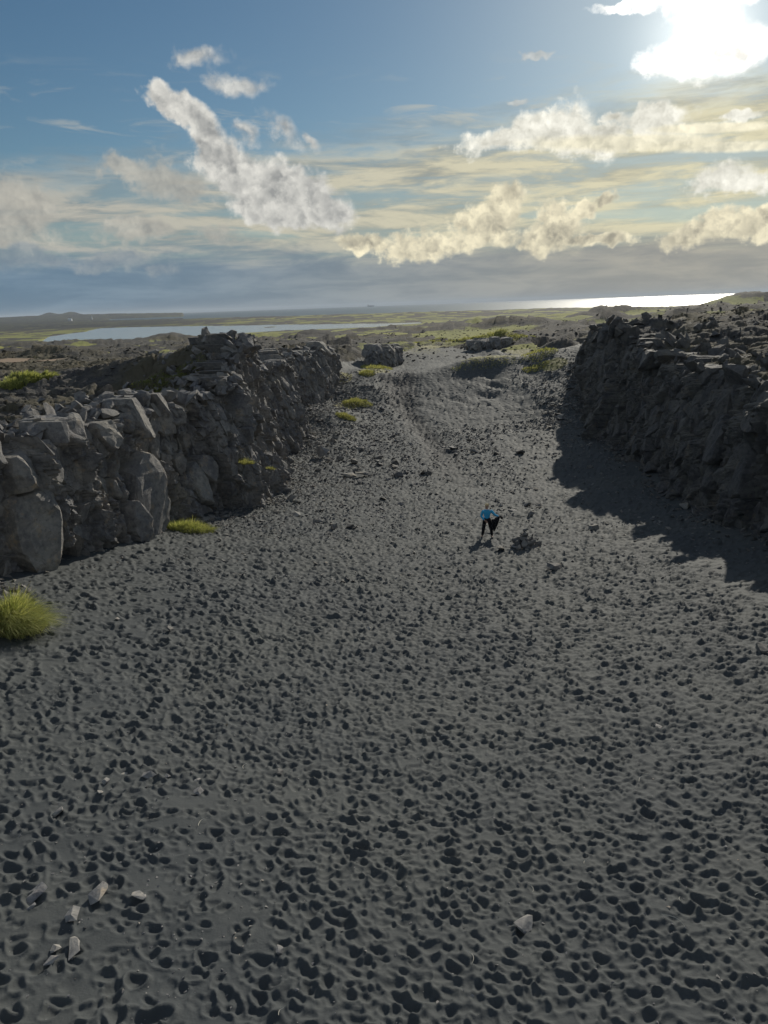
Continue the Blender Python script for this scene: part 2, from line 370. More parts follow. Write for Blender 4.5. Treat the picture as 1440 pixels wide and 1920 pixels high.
def grass_mask(x, y):
    g = 0
    for (px, py, D, w, l) in ((45,712,66,3.4,3),(330,715,43,3.2,2.0),(380,730,43,2,1.4),(270,730,42,2.4,1.6)):
        d = ray(px, py); k = D/d[1]; g = np.maximum(g, sst(gauss(x, y, d[0]*k, D, w, l), .25, .6))
    n = fbm(x*.05, y*.025, 101, 4)
    mk, dl, dr = valley_mask(x, y)
    n2 = fbm(x*.012, y*.005, 111, 4)
    dk = np.zeros(x.shape); sel = (y > 96) & (y < 620)
    if np.any(sel):
        xs_, ys_ = x[sel], y[sel]; q = np.zeros(xs_.shape)
        for (cx_, cy_, w_, l_, h_, a_) in MOUNDS[::2]: q = np.maximum(q, gauss(xs_, ys_, cx_, cy_, w_, l_, a_))
        for (px, py, D, w_) in ((935, 604, 240, 10), (1000, 606, 235, 9), (800, 600, 260, 14)):
            d = ray(px, py); q = np.maximum(q, 1.3*gauss(xs_, ys_, d[0]*D/d[1], D, w_, w_*.8))
        dk[sel] = q
    return np.clip(g*sst(dl, 3.2, 4.4) + sst(n+.6*n2, -.10, .08)*sst(y, 90, 150) - 1.5*dk, 0, 1)

# footprints, stamped on a fine grid of the valley floor
RES = .024; GX0, GX1, GY0, GY1 = -16., 19., 5., 97.
gw = int((GX1-GX0)/RES); gh = int((GY1-GY0)/RES)
FP = np.zeros((gh, gw), np.float32)
def density(x, y):
    d = 1.0
    if y < 34: d = min(1, .28+.72*max(0, (x+7.5)/4.5)) if x < -3 else 1
    if y < 14: d = max(d, .75)
    if x < -1.8 and y < 12.5: d = .42
    if x < -4.5 and 11 < y < 17: d = .55
    if x > 11.5 and y > 22: d *= .32
    if y > 46: d *= .85
    return d
def stamp():
    n = 150000
    xs = rng.uniform(GX0, GX1+3, n); ys = np.concatenate([rng.uniform(GY0, 62, int(n*.8)), rng.uniform(62, GY1, n-int(n*.8))])
    for k in range(n):
        x, y = xs[k], ys[k]
        if abs(x) > y*.58+1.5: continue
        if y < 62:
            if random.random() > density(x, y): continue
        else:
            dt = math.exp(-((x-float(np.interp(y, TKY, TKX)))/1.5)**2)
            if random.random() > .14+.9*dt: continue
        a = (random.gauss(-.3, .5) if random.random() < .7 else random.uniform(0, 3.14)) + (math.pi if random.random() < .4 else 0)
        L = random.choice([.07,.09,.11,.135])*random.uniform(.9,1.12); Wd = L*random.uniform(.55, .85); dep = Wd*random.choice([.28, .38, .48, .56, .64, .75])
        if random.random() < .03: L *= 1.8; Wd *= 1.3; dep *= 1.2
        q = 1+.38*min(1, max(0, (y-12)/16))+.45*min(1, max(0, (y-50)/30))
        if x < -4 and y < 34: q *= 1.1
        L *= q; Wd *= q; dep *= q
        R = L*1.75
        i0 = int((x-R-GX0)/RES); i1 = int((x+R-GX0)/RES); j0 = int((y-R-GY0)/RES); j1 = int((y+R-GY0)/RES)
        if i0 < 0 or j0 < 0 or i1 >= gw or j1 >= gh: continue
        gx = GX0+(np.arange(i0, i1)+.5)*RES-x; gy = GY0+(np.arange(j0, j1)+.5)*RES-y
        X, Y = np.meshgrid(gx, gy); c, s = math.cos(a), math.sin(a)
        u = X*c+Y*s; v = -X*s+Y*c; v = v + .25*Wd*np.sin(u/L*2.4+k)
        r2 = (u/L)**2+(v/Wd)**2; r = np.sqrt(r2)
        w = np.clip((1.18-r)/.42, 0, 1); w = w*w*(3-2*w)
        p = FP[j0:j1, i0:i1]
        bowl = -dep*(1-.85*r2)*(1+.3*u/L)
        p[:] = p*(1-w) + (bowl+p.mean()*.25)*w + dep*.42*np.exp(-((r-1.2)/.20)**2)*(1+.6*np.sin(2*np.arctan2(v, u)+k))
TKY, TKX = [50,60,66,72,78,84,88,92,100], [5.4,4.7,4.2,3.3,2.5,2.1,2.1,2.2,2.6]
stamp()
# light smoothing and slumping of the sand
for _ in range(1):
    FP[1:-1, 1:-1] = (FP[1:-1, 1:-1]*4+FP[:-2, 1:-1]+FP[2:, 1:-1]+FP[1:-1, :-2]+FP[1:-1, 2:])/8
def prints(x, y):
    fx = (x-GX0)/RES-.5; fy = (y-GY0)/RES-.5
    ok = (fx > 1) & (fx < gw-2) & (fy > 1) & (fy < gh-2)
    fx = np.clip(fx, 1, gw-3); fy = np.clip(fy, 1, gh-3)
    ix = fx.astype(int); iy = fy.astype(int); a = fx-ix; b = fy-iy
    v = (FP[iy, ix]*(1-a)+FP[iy, ix+1]*a)*(1-b)+(FP[iy+1, ix]*(1-a)+FP[iy+1, ix+1]*a)*b
    return v*ok*(1-sst(y, 90, 96))
def track_x(y): return np.interp(y, [50,60,66,72,78,84,88,92,100], [5.4,4.7,4.2,3.3,2.5,2.1,2.1,2.2,2.6])
def track_w(y): return np.interp(y, [50,66,76,84,92], [1.3,1.0,1.1,1.9,2.3])
def valley_detail(x, y):
    m, dl, dr = valley_mask(x, y)
    e = sst(-dl, .2, 1.2)*sst(-dr, .2, 1.2)
    d = prints(x, y)*e
    d = d + .05*fbm(x*.9, y*1.1, 15, 3) + .006*fbm(x*6, y*6, 16, 2)
    # wind ripples on the untrodden sand at left and trodden gravel beyond
    g = sst(y, 56, 68)*(1-sst(y, 104, 124))
    v, ed = facets(x*2.2, y*1.9, 19)
    trk = np.exp(-((x-track_x(y))/track_w(y))**2)
    d = d + g*(-.05*np.exp(-(( .5-ed)/.3)**2)*(.35+.9*trk))*sst(ed, .1, .5) + g*.10*fbm(x*1.1, y*.8, 23, 4)
    d = d + (-.05)*np.maximum(0, fbm(x*1.8, y*1.6, 24, 3))*g*2 - .22*trk*g
    # slide marks on the dune flank
    sl = gauss(x, y, 11, 84, 4.5, 6)
    d = d - .55*sl*np.maximum(0, fbm(x*1.0+y*.55, y*.30, 29, 3)-.02)
    return d*(1-sst(y, 108, 118))
def ground(x, y):
    x = np.atleast_1d(np.asarray(x, float)); y = np.atleast_1d(np.asarray(y, float))
    m, _, _ = valley_mask(x, y)
    return terrain(x, y)+valley_detail(x, y)*(1-m)
def gz(x, y): return float(ground([x], [y])[0])
def hit(px, py, tmin=5, tmax=400):
    d = ray(px, py); ts = np.concatenate([np.arange(tmin, min(tmax, 130), .04), np.arange(130, tmax, .4)]) if tmax > 130 else np.arange(tmin, tmax, .04)
    q = d[None, :]*ts[:, None]; z = terrain(q[:, 0], q[:, 1], False)
    i = np.argmax(q[:, 2]+CZ < z)
    x, y = q[i, 0], q[i, 1]
    return float(x), float(y), gz(x, y)

# ------------------------------------------------------------------ materials
def mat(name):
    m = bpy.data.materials.new(name); m.use_nodes = True
    t = NT(m.node_tree); b = t.n['Principled BSDF']; return m, t, b
def m_sand():
    m, t, b = mat('black_sand')
    g = t.new('ShaderNodeNewGeometry').outputs['Position']
    n1 = t.noise(g, .25, 4); n2 = t.noise(g, 3.0, 5, .6); n3 = t.noise(g, 60, 4, .75)
    c = t.mix(t.ss(n1, .35, .65), SAND_A, SAND_B)
    c = t.mix(t.math('MULTIPLY', t.ss(n2, .45, .7), .35), c, SAND_C)
    print_shade = t.new('ShaderNodeAttribute', attribute_name='track').outputs['Fac']
    c = t.mix(t.math('MULTIPLY', print_shade, .95), c, (.030,.032,.036))  # shade of the dense footprints mixed into the sand colour along the path
    c = t.mix(t.math('MULTIPLY', t.ss(n3, .62, .72), .5), c, (.14,.138,.13))
    ga = t.new('ShaderNodeAttribute', attribute_name='grass').outputs['Fac']
    gn = t.noise(g, 2.2, 5, .65)
    c = t.mix(t.ss(t.math('ADD', ga, t.math('MULTIPLY', t.math('SUBTRACT', gn, .5), 1.2)), .35, .7), c, t.mix(t.noise(g, 8, 3), (.16,.15,.05), (.24,.22,.09)))
    t.put(b.inputs['Base Color'], c); b.inputs['Roughness'].default_value = .80
    b.inputs['Specular IOR Level'].default_value = .15
    bp = t.new('ShaderNodeBump'); bp.inputs['Strength'].default_value = .55; bp.inputs['Distance'].default_value = .012
    spz = t.new('ShaderNodeSeparateXYZ'); t.l.new(g, spz.inputs[0])
    vor = t.new('ShaderNodeTexVoronoi', feature='SMOOTH_F1'); vor.inputs['Scale'].default_value = 2.6; t.put(vor.inputs['Vector'], t.vmath('MULTIPLY', g, (1, .8, 1)))
    dimp = t.math('MULTIPLY', t.math('ADD', t.ss(vor.outputs['Distance'], .05, .5), t.math('MULTIPLY', t.noise(g, 3.5, 3, .6), .8)), t.ss(spz.outputs[1], 26, 60, 0, 5.5))
    hh = t.math('ADD', t.math('ADD', t.math('MULTIPLY', t.noise(g, 26, 4, .65), 1.2), t.math('MULTIPLY', n3, .5)), dimp)
    t.put(bp.inputs['Height'], hh); t.l.new(bp.outputs[0], b.inputs['Normal'])
    return m
SAND_A, SAND_B, SAND_C = (.083,.089,.088), (.070,.077,.080), (.055,.062,.067)
def rock_nodes(t, g, lichen=.4, tone=1.0):
    n1 = t.noise(g, .8, 6, .62); n2 = t.noise(g, 5, 6, .65); n3 = t.noise(g, 30, 3, .7)
    c = t.mix(t.ss(n1, .35, .66), tuple(v*tone for v in (.070,.069,.070)), tuple(v*tone for v in (.125,.118,.108)))
    c = t.mix(t.math('MULTIPLY', t.ss(n2, .5, .72), .55), c, tuple(v*tone for v in (.17,.158,.14)))
    c = t.mix(t.math('MULTIPLY', t.ss(n2, .50, .3), .75), c, tuple(v*tone for v in (.045,.044,.046)))
    nz = t.new('ShaderNodeSeparateXYZ'); t.l.new(t.new('ShaderNodeNewGeometry').outputs['Normal'], nz.inputs[0])
    li = t.math('MULTIPLY', t.ss(nz.outputs[2], .25, .9), t.ss(n1, .42, .62))
    c = t.mix(t.math('MULTIPLY', li, lichen), c, (.13,.115,.075))
    c = t.mix(t.math('MULTIPLY', t.ss(t.noise(g, 1.7, 5, .7), .56, .68), .45), c, (.19*tone, .145*tone, .095*tone))
    return c, n1, n2, n3
def m_rock(name, tone=1.0, lichen=.4, bump=1.0):
    m, t, b = mat(name)
    g = t.new('ShaderNodeNewGeometry').outputs['Position']
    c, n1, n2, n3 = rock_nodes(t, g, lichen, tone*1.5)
    oi = t.new('ShaderNodeObjectInfo').outputs['Random']
    c = t.mix(1.0, c, t.mix(oi, (.86,.87,.9), (1.13,1.12,1.08)), 'MULTIPLY')
    t.put(b.inputs['Base Color'], c); b.inputs['Roughness'].default_value = .82
    b.inputs['Specular IOR Level'].default_value = .3
    h = t.math('ADD', t.math('MULTIPLY', t.noise(g, 3.2, 9, .68, dist=.25), 1.0), t.math('MULTIPLY', n3, .10))
    vz = t.new('ShaderNodeTexVoronoi', feature='DISTANCE_TO_EDGE'); vz.inputs['Scale'].default_value = 1.5
    t.put(vz.inputs['Vector'], t.vmath('ADD', t.vmath('MULTIPLY', g, (1, 1, .55)), t.vmath('MULTIPLY', t.new('ShaderNodeTexNoise').outputs['Color'], (.4,.4,.4))))
    h = t.math('ADD', h, t.math('MULTIPLY', t.ss(vz.outputs[0], 0, .03), .07))
    bp = t.new('ShaderNodeBump'); bp.inputs['Strength'].default_value = .85*bump; bp.inputs['Distance'].default_value = .15
    t.put(bp.inputs['Height'], h); t.l.new(bp.outputs[0], b.inputs['Normal'])
    return m
def m_plain():
    m, t, b = mat('lava_plain')
    g = t.new('ShaderNodeNewGeometry').outputs['Position']
    c, n1, n2, n3 = rock_nodes(t, g, .3, .95)
    far = t.noise(g, .03, 7, .68); far2 = t.noise(t.vmath('MULTIPLY', g, (1, .35, 1)), .018, 7, .68)
    ga = t.new('ShaderNodeAttribute', attribute_name='grass').outputs['Fac']
    sp = t.new('ShaderNodeSeparateXYZ'); t.l.new(g, sp.inputs[0])
    dist = t.ss(sp.outputs[1], 60, 220)
    c = t.mix(t.math('MULTIPLY', dist, .6), c, t.mix(t.noise(g, .12, 6, .7), (.030,.030,.033), (.095,.088,.076)))
    gr = t.mix(t.noise(g, .5, 5, .7), (.11,.13,.04), (.33,.33,.11))
    gr = t.mix(t.ss(far2, .45, .6), gr, (.31,.31,.09))
    br = t.mix(t.noise(g, .25, 5, .7), (.06,.055,.04), (.15,.13,.08))
    c = t.mix(t.math('MULTIPLY', t.ss(far, .50, .58), .75), c, br)
    gm = t.ss(t.math('ADD', ga, t.math('MULTIPLY', t.math('SUBTRACT', t.noise(g, .35, 7, .72), .5), 2.0)), .45, .8)
    c = t.mix(t.math('MULTIPLY', gm, .9), c, gr)
    # old dark lava flow on the far left
    lf = t.math('MULTIPLY', t.ss(sp.outputs[1], 900, 1500), t.ss(t.math('DIVIDE', sp.outputs[0], sp.outputs[1]), -.12, -.3))
    c = t.mix(t.math('MULTIPLY', lf, .85), c, (.032,.038,.042))
    t.put(b.inputs['Base Color'], c); b.inputs['Roughness'].default_value = .95; b.inputs['Specular IOR Level'].default_value = .15
    bp = t.new('ShaderNodeBump'); bp.inputs['Strength'].default_value = .9; bp.inputs['Distance'].default_value = .25
    h = t.math('ADD', t.noise(g, 1.8, 8, .68), t.math('MULTIPLY', t.noise(g, .3, 6, .65), 2.5))
    t.put(bp.inputs['Height'], h); t.l.new(bp.outputs[0], b.inputs['Normal'])
    return m
def m_simple(name, col, rough=.7, var=.25, scale=30, spec=.3, trans=0):
    m, t, b = mat(name)
    g = t.new('ShaderNodeTexCoord').outputs['Object']
    n = t.noise(g, scale, 4, .6)
    c = t.mix(n, tuple(v*(1-var) for v in col), tuple(v*(1+var) for v in col))
    t.put(b.inputs['Base Color'], c); b.inputs['Roughness'].default_value = rough; b.inputs['Specular IOR Level'].default_value = spec
    return m
def m_grass(name, a, bcol):
    m, t, b = mat(name)
    at = t.new('ShaderNodeAttribute', attribute_name='tone').outputs['Fac']
    c = t.mix(at, a, bcol)
    t.put(b.inputs['Base Color'], c); b.inputs['Roughness'].default_value = .6; b.inputs['Specular IOR Level'].default_value = .25
    tr = t.new('ShaderNodeBsdfTranslucent'); t.put(tr.inputs[0], t.mix(1.0, c, (1.5,1.5,1.0), 'MULTIPLY'))
    mx = t.new('ShaderNodeMixShader'); mx.inputs[0].default_value = .45
    o = t.n['Material Output']; t.l.new(b.outputs[0], mx.inputs[1]); t.l.new(tr.outputs[0], mx.inputs[2]); t.l.new(mx.outputs[0], o.inputs[0])
    return m
def m_water(name='sea_water', ro=.36, bc=(.02,.05,.065,1)):
    m, t, b = mat(name)
    g = t.new('ShaderNodeNewGeometry').outputs['Position']
    b.inputs['Base Color'].default_value = bc; b.inputs['Roughness'].default_value = ro  # the lagoon's pale base colour stands in for reflected sky
    b.inputs['IOR'].default_value = 1.33
    bp = t.new('ShaderNodeBump'); bp.inputs['Strength'].default_value = .25; bp.inputs['Distance'].default_value = .5
    h = t.math('ADD', t.noise(g, .25, 5, .6), t.math('MULTIPLY', t.noise(g, .02, 3, .5), 3))
    t.put(bp.inputs['Height'], h); t.l.new(bp.outputs[0], b.inputs['Normal'])
    return m
SAND = m_sand(); ROCK = m_rock('basalt', 1.55, .35); ROCKR = m_rock('shaded_basalt', .85, .25); PLAIN = m_plain(); WAT = m_water(); LAG = m_water('lagoon_water', .12, (.32,.37,.38,1))  # same basalt twice: lightened for the sunlit left, darker for the shaded right
STONE = m_rock('loose_stone', 1.0, .1, .4); PALE = m_rock('pale_stone', 2.0, .1, .5)

# ------------------------------------------------------------------ object helpers
def link(name, me, material=None, parent=None, **props):
    o = bpy.data.objects.new(name, me); COL.objects.link(o)
    if material is not None and me is not None and not me.materials: me.materials.append(material)
    if parent is not None: o.parent = parent
    for k, v in props.items(): o[k] = v
    return o
def mesh_np(name, V, Fq, smooth=True, attrs=None, tri=False):
    me = bpy.data.meshes.new(name); k = 3 if tri else 4
    me.vertices.add(len(V)); me.vertices.foreach_set('co', np.asarray(V, np.float32).ravel())
    me.loops.add(len(Fq)*k); me.loops.foreach_set('vertex_index', np.asarray(Fq, np.int32).ravel())
    me.polygons.add(len(Fq)); me.polygons.foreach_set('loop_start', np.arange(len(Fq), dtype=np.int32)*k)
    me.polygons.foreach_set('use_smooth', np.full(len(Fq), smooth))
    me.update(calc_edges=True)
    for a, v in (attrs or {}).items():
        at = me.attributes.new(a, 'FLOAT', 'POINT'); at.data.foreach_set('value', np.asarray(v, np.float32))
    return me
def empty(name, loc, **props):
    o = bpy.data.objects.new(name, None); COL.objects.link(o); o.location = loc; o.empty_display_size = .1
    for k, v in props.items(): o[k] = v
    return o

# ------------------------------------------------------------------ ground meshes (polar sheet, finer close by)
def row_angles():
    a = np.linspace(math.atan(10/6.2), math.atan(10/124.), 2000); w = 1+1.0*sst(np.degrees(a), 34, 12)
    c = np.concatenate([[0], np.cumsum((w[1:]+w[:-1])/2)]); return np.interp(np.linspace(0, c[-1], 800), c, a)
def build_ground():
    az = np.linspace(RAD(-40), RAD(40), 900)
    # near rows evenly spaced in view angle, far rows geometric
    a0, a1, a2 = math.atan(10/6.2), math.atan(10/30.), math.atan(10/124.)
    y1 = 10.0/np.tan(row_angles())
    y2 = 124.*np.power(9000/124., np.linspace(0, 1, 210))[1:]
    yy = np.concatenate([y1, y2]); T = np.tan(az)
    X = yy[:, None]*T[None, :]; Y = np.repeat(yy[:, None], len(az), 1)
    nr, nc = X.shape; xf, yf = X.ravel(), Y.ravel()
    m, dl, dr = valley_mask(xf, yf)
    bas = 17*np.exp(-((xf-8.5)/4.5)**2); far = sst(yf, 106+bas, 116+bas)
    mm = np.maximum(m, far)
    Z = terrain(xf, yf)+valley_detail(xf, yf)*(1-m)
    gm = grass_mask(xf, yf)
    for (px, py, D, w, l) in ((930,680,92,5,1.5),(830,640,124.5,6,2.2),(930,628,132,8,2.6),(1005,690,96,2.0,2.0),(1012,662,103,2.5,2.8),(700,690,92,2.2,3.0),(1010,640,112,6,5),(650,765,78,1.5,1.8),(1040,730,85,1.5,2),(640,720,88,1.5,3)):
        d = ray(px, py); k = D/d[1]; gm = np.maximum(gm, sst(gauss(xf, yf, d[0]*k, D, w, l), .2, .7))
    V = np.stack([xf, yf, Z], 1)
    idx = np.arange(nr*nc).reshape(nr, nc)
    Q = np.stack([idx[:-1, :-1], idx[:-1, 1:], idx[1:, 1:], idx[1:, :-1]], 2).reshape(-1, 4)
    isv = (mm[Q[:, 0]] < .5)
    for name, sel, mt in (('valley_sand', isv, SAND), ('lava_plain', ~isv, PLAIN)):
        q = Q[sel]; u, inv = np.unique(q, return_inverse=True)
        print_shade = np.exp(-((V[u, 0]-track_x(V[u, 1]))/track_w(V[u, 1]))**4)*sst(V[u, 1], 46, 64)*(1-sst(V[u, 1], 93, 97))*(.55+.45*vn(V[u, 0]*3, V[u, 1]*2, 5))
        me = mesh_np(name, V[u], inv.reshape(-1, 4), True, {'grass': gm[u], 'track': print_shade})
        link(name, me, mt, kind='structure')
    # coarse ground behind and beside the fine sheet
    n = 40; a = np.linspace(RAD(40), RAD(320), n); rr = np.array([0.01, 6, 14, 25, 40, 70, 120, 250, 600, 1500, 4000, 11000])
    X = np.sin(a)[None, :]*rr[:, None]; Y = np.cos(a)[None, :]*rr[:, None]
    sc = 1/np.maximum(np.cos(RAD(40)), .01)
    X = X*1.0; Y = Y*1.0
    Zc = np.where(rr[:, None] > 1300, -7.0+0*X, terrain(X, np.clip(Y, -20, None), False))-.02
    V = np.stack([X.ravel(), Y.ravel(), Zc.ravel()], 1); idx = np.arange(len(V)).reshape(X.shape)
    Q = np.stack([idx[:-1, :-1], idx[1:, :-1], idx[1:, 1:], idx[:-1, 1:]], 2).reshape(-1, 4)
    link('outlying_ground', mesh_np('outlying_ground', V, Q, True, {'grass': np.zeros(len(V))}), SAND, kind='structure')
    # small wedge of sand in front of the fine sheet, under the viewpoint
    V = []; 
    for y in (0.0, 3.0, 6.3):
        for tx in np.linspace(-.84, .84, 24): V.append((max(y, .02)*tx, y, 0))
    V = np.array(V); V[:, 2] = terrain(V[:, 0], V[:, 1], False)-.03
    idx = np.arange(72).reshape(3, 24); Q = np.stack([idx[:-1, :-1], idx[:-1, 1:], idx[1:, 1:], idx[1:, :-1]], 2).reshape(-1, 4)
    link('valley_floor', mesh_np('valley_floor', V, Q, True, {'grass': np.zeros(72)}), SAND, kind='structure')
    # water sheet: lagoon and sea at one level
    for nm, rr, a, mt in (('lagoon', [380, 500, 700, 1000, 1500.], np.linspace(RAD(-60), RAD(8), 40), LAG), ('sea', [1500, 2500, 5000, 10000, 18000, 25000.], np.linspace(RAD(-60), RAD(60), 61), WAT), ('sea', [380, 700, 1500.], np.linspace(RAD(8), RAD(60), 30), WAT)):
        rr = np.array(rr)
        X = np.sin(a)[None, :]*rr[:, None]; Y = np.cos(a)[None, :]*rr[:, None]
        V = np.stack([X.ravel(), Y.ravel(), np.full(X.size, WATER)], 1); idx = np.arange(len(V)).reshape(X.shape)
        Q = np.stack([idx[:-1, :-1], idx[:-1, 1:], idx[1:, 1:], idx[1:, :-1]], 2).reshape(-1, 4)
        link(nm, mesh_np(nm, V, Q), mt, kind='structure')
build_ground()
#--PART2--
# ------------------------------------------------------------------ rocks
def finish_rock(bm, subdiv, amp, freq, seed, fine=0, smooth=0):
    bmesh.ops.convex_hull(bm, input=bm.verts[:], use_existing_faces=False)
    lone = [v for v in bm.verts if not v.link_faces]
    if lone: bmesh.ops.delete(bm, geom=lone, context='VERTS')
    bmesh.ops.recalc_face_normals(bm, faces=bm.faces[:])
    if subdiv:
        bmesh.ops.triangulate(bm, faces=bm.faces[:])
        bmesh.ops.subdivide_edges(bm, edges=bm.edges[:], cuts=subdiv, use_grid_fill=True)
        bmesh.ops.triangulate(bm, faces=bm.faces[:])
        for _ in range(smooth): bmesh.ops.smooth_vert(bm, verts=bm.verts[:], factor=.42, use_axis_x=True, use_axis_y=True, use_axis_z=True)
        co = np.array([v.co[:] for v in bm.verts])
        nx = fbm(co[:, 0]*freq+seed, co[:, 1]*freq+co[:, 2]*freq*.7, 7, 3); ny = fbm(co[:, 1]*freq+3.7, co[:, 2]*freq-co[:, 0]*freq*.6+seed, 8, 3); nz = fbm(co[:, 2]*freq*1.1+seed, co[:, 0]*freq+co[:, 1]*freq*.5, 9, 3)
        fn = fbm(co[:, 0]*9+seed, co[:, 1]*9+co[:, 2]*7, 4, 2)*fine
        for i, v in enumerate(bm.verts): v.co += Vector((nx[i]+0, ny[i], nz[i]))*amp + Vector((fn[i], fn[i], fn[i]*.5))
def rock_mesh(seed, n=13, sub=1, flat=.7, amp=.06):
    r = random.Random(seed); bm = bmesh.new()
    for i in range(n):
        v = Vector((r.gauss(0, 1), r.gauss(0, 1), r.gauss(0, 1))).normalized()*r.uniform(.42, .58)
        v.x *= r.uniform(.95, 1.05)*1.15; v.z *= flat; bm.verts.new(v)
    finish_rock(bm, sub, amp, 3.0, seed)
    me = bpy.data.meshes.new('rock'); bm.to_mesh(me); bm.free(); return me
ROCKS = [rock_mesh(i, 9+i % 6, 1, .45+.06*(i % 6)) for i in range(16)]
PEBBLES = [rock_mesh(100+i, 7, 0, .6) for i in range(12)]
for me in ROCKS+PEBBLES: me.materials.append(STONE)
def rock_variant(m):
    out = []
    for me in ROCKS:
        c = me.copy(); c.materials.clear(); c.materials.append(m); out.append(c)
    return out
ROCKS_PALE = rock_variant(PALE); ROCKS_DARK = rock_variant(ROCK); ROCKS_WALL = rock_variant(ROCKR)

def joined(name, items, material, parent=None, **props):
    """many small stones as one mesh: items = (mesh, matrix)"""
    Vs, Ts, off = [], [], 0; cache = {}
    for me, mx in items:
        if me.name not in cache:
            co = np.empty(len(me.vertices)*3, np.float32); me.vertices.foreach_get('co', co)
            me.calc_loop_triangles(); tr = np.empty(len(me.loop_triangles)*3, np.int32); me.loop_triangles.foreach_get('vertices', tr)
            cache[me.name] = (co.reshape(-1, 3), tr.reshape(-1, 3))
        co, tr = cache[me.name]; A = np.array(mx)
        Vs.append(co@A[:3, :3].T+A[:3, 3]); Ts.append(tr+off); off += len(co)
    me = mesh_np(name, np.concatenate(Vs), np.concatenate(Ts), False, tri=True)
    return link(name, me, material, parent, **props)
def trs(x, y, z, sx, sy, sz, rx, ry, rz):
    return Matrix.Translation((x, y, z)) @ Euler((rx, ry, rz)).to_matrix().to_4x4() @ Matrix.Diagonal((sx, sy, sz, 1))

# ------------------------------------------------------------------ jointed cliffs, block by block
class Wall:
    def __init__(s, pts, side, top, batter):
        P = np.array(pts, float); seg = np.hypot(*np.diff(P, axis=0).T); s.S = np.concatenate([[0], np.cumsum(seg)])
        s.P = P; s.side = side; s.top = top; s.batter = batter; s.L = s.S[-1]
    def p(s, q): return np.interp(q, s.S, s.P[:, 0]), np.interp(q, s.S, s.P[:, 1])
    def frame(s, q):
        a = s.p(max(0, q-1.2)); b = s.p(min(s.L, q+1.2)); d = np.array([b[0]-a[0], b[1]-a[1]]); d /= np.linalg.norm(d)
        n = np.array([d[1], -d[0]]) if s.side == 'L' else np.array([-d[1], d[0]])
        return d, n
    def height(s, q):
        x, y = s.p(q); return float(s.top(y)-floor_base(x, y))
    def world(s, q, t, out=0.0):
        x, y = s.p(q); d, n = s.frame(q); b = s.batter(y)
        o = out-b*max(t, 0); return Vector((x+n[0]*o, y+n[1]*o, float(floor_base(x, y))+t))
def project(p):
    v = np.array(p)-[0, 0, CZ]; z = v@fw; return 720+FPX*(v@rt)/z, 960-FPX*(v@up)/z
def find_st(w, px, py):
    best = None
    for q in np.arange(0, w.L, .25):
        H = w.height(q)
        for t in np.arange(-.3, H+.4, .25):
            a = project(w.world(q, t)); d = (a[0]-px)**2+(a[1]-py)**2
            if best is None or d < best[0]: best = (d, q, t)
    return best[1], best[2]
def clip(poly, nx, ny, c):
    out = []; k = len(poly)
    for i in range(k):
        a = poly[i]; b = poly[(i+1) % k]; da = a[0]*nx+a[1]*ny-c; db = b[0]*nx+b[1]*ny-c
        if da <= 0: out.append(a)
        if (da < 0 < db) or (db < 0 < da):
            u = da/(da-db); out.append((a[0]+(b[0]-a[0])*u, a[1]+(b[1]-a[1])*u))
    return out
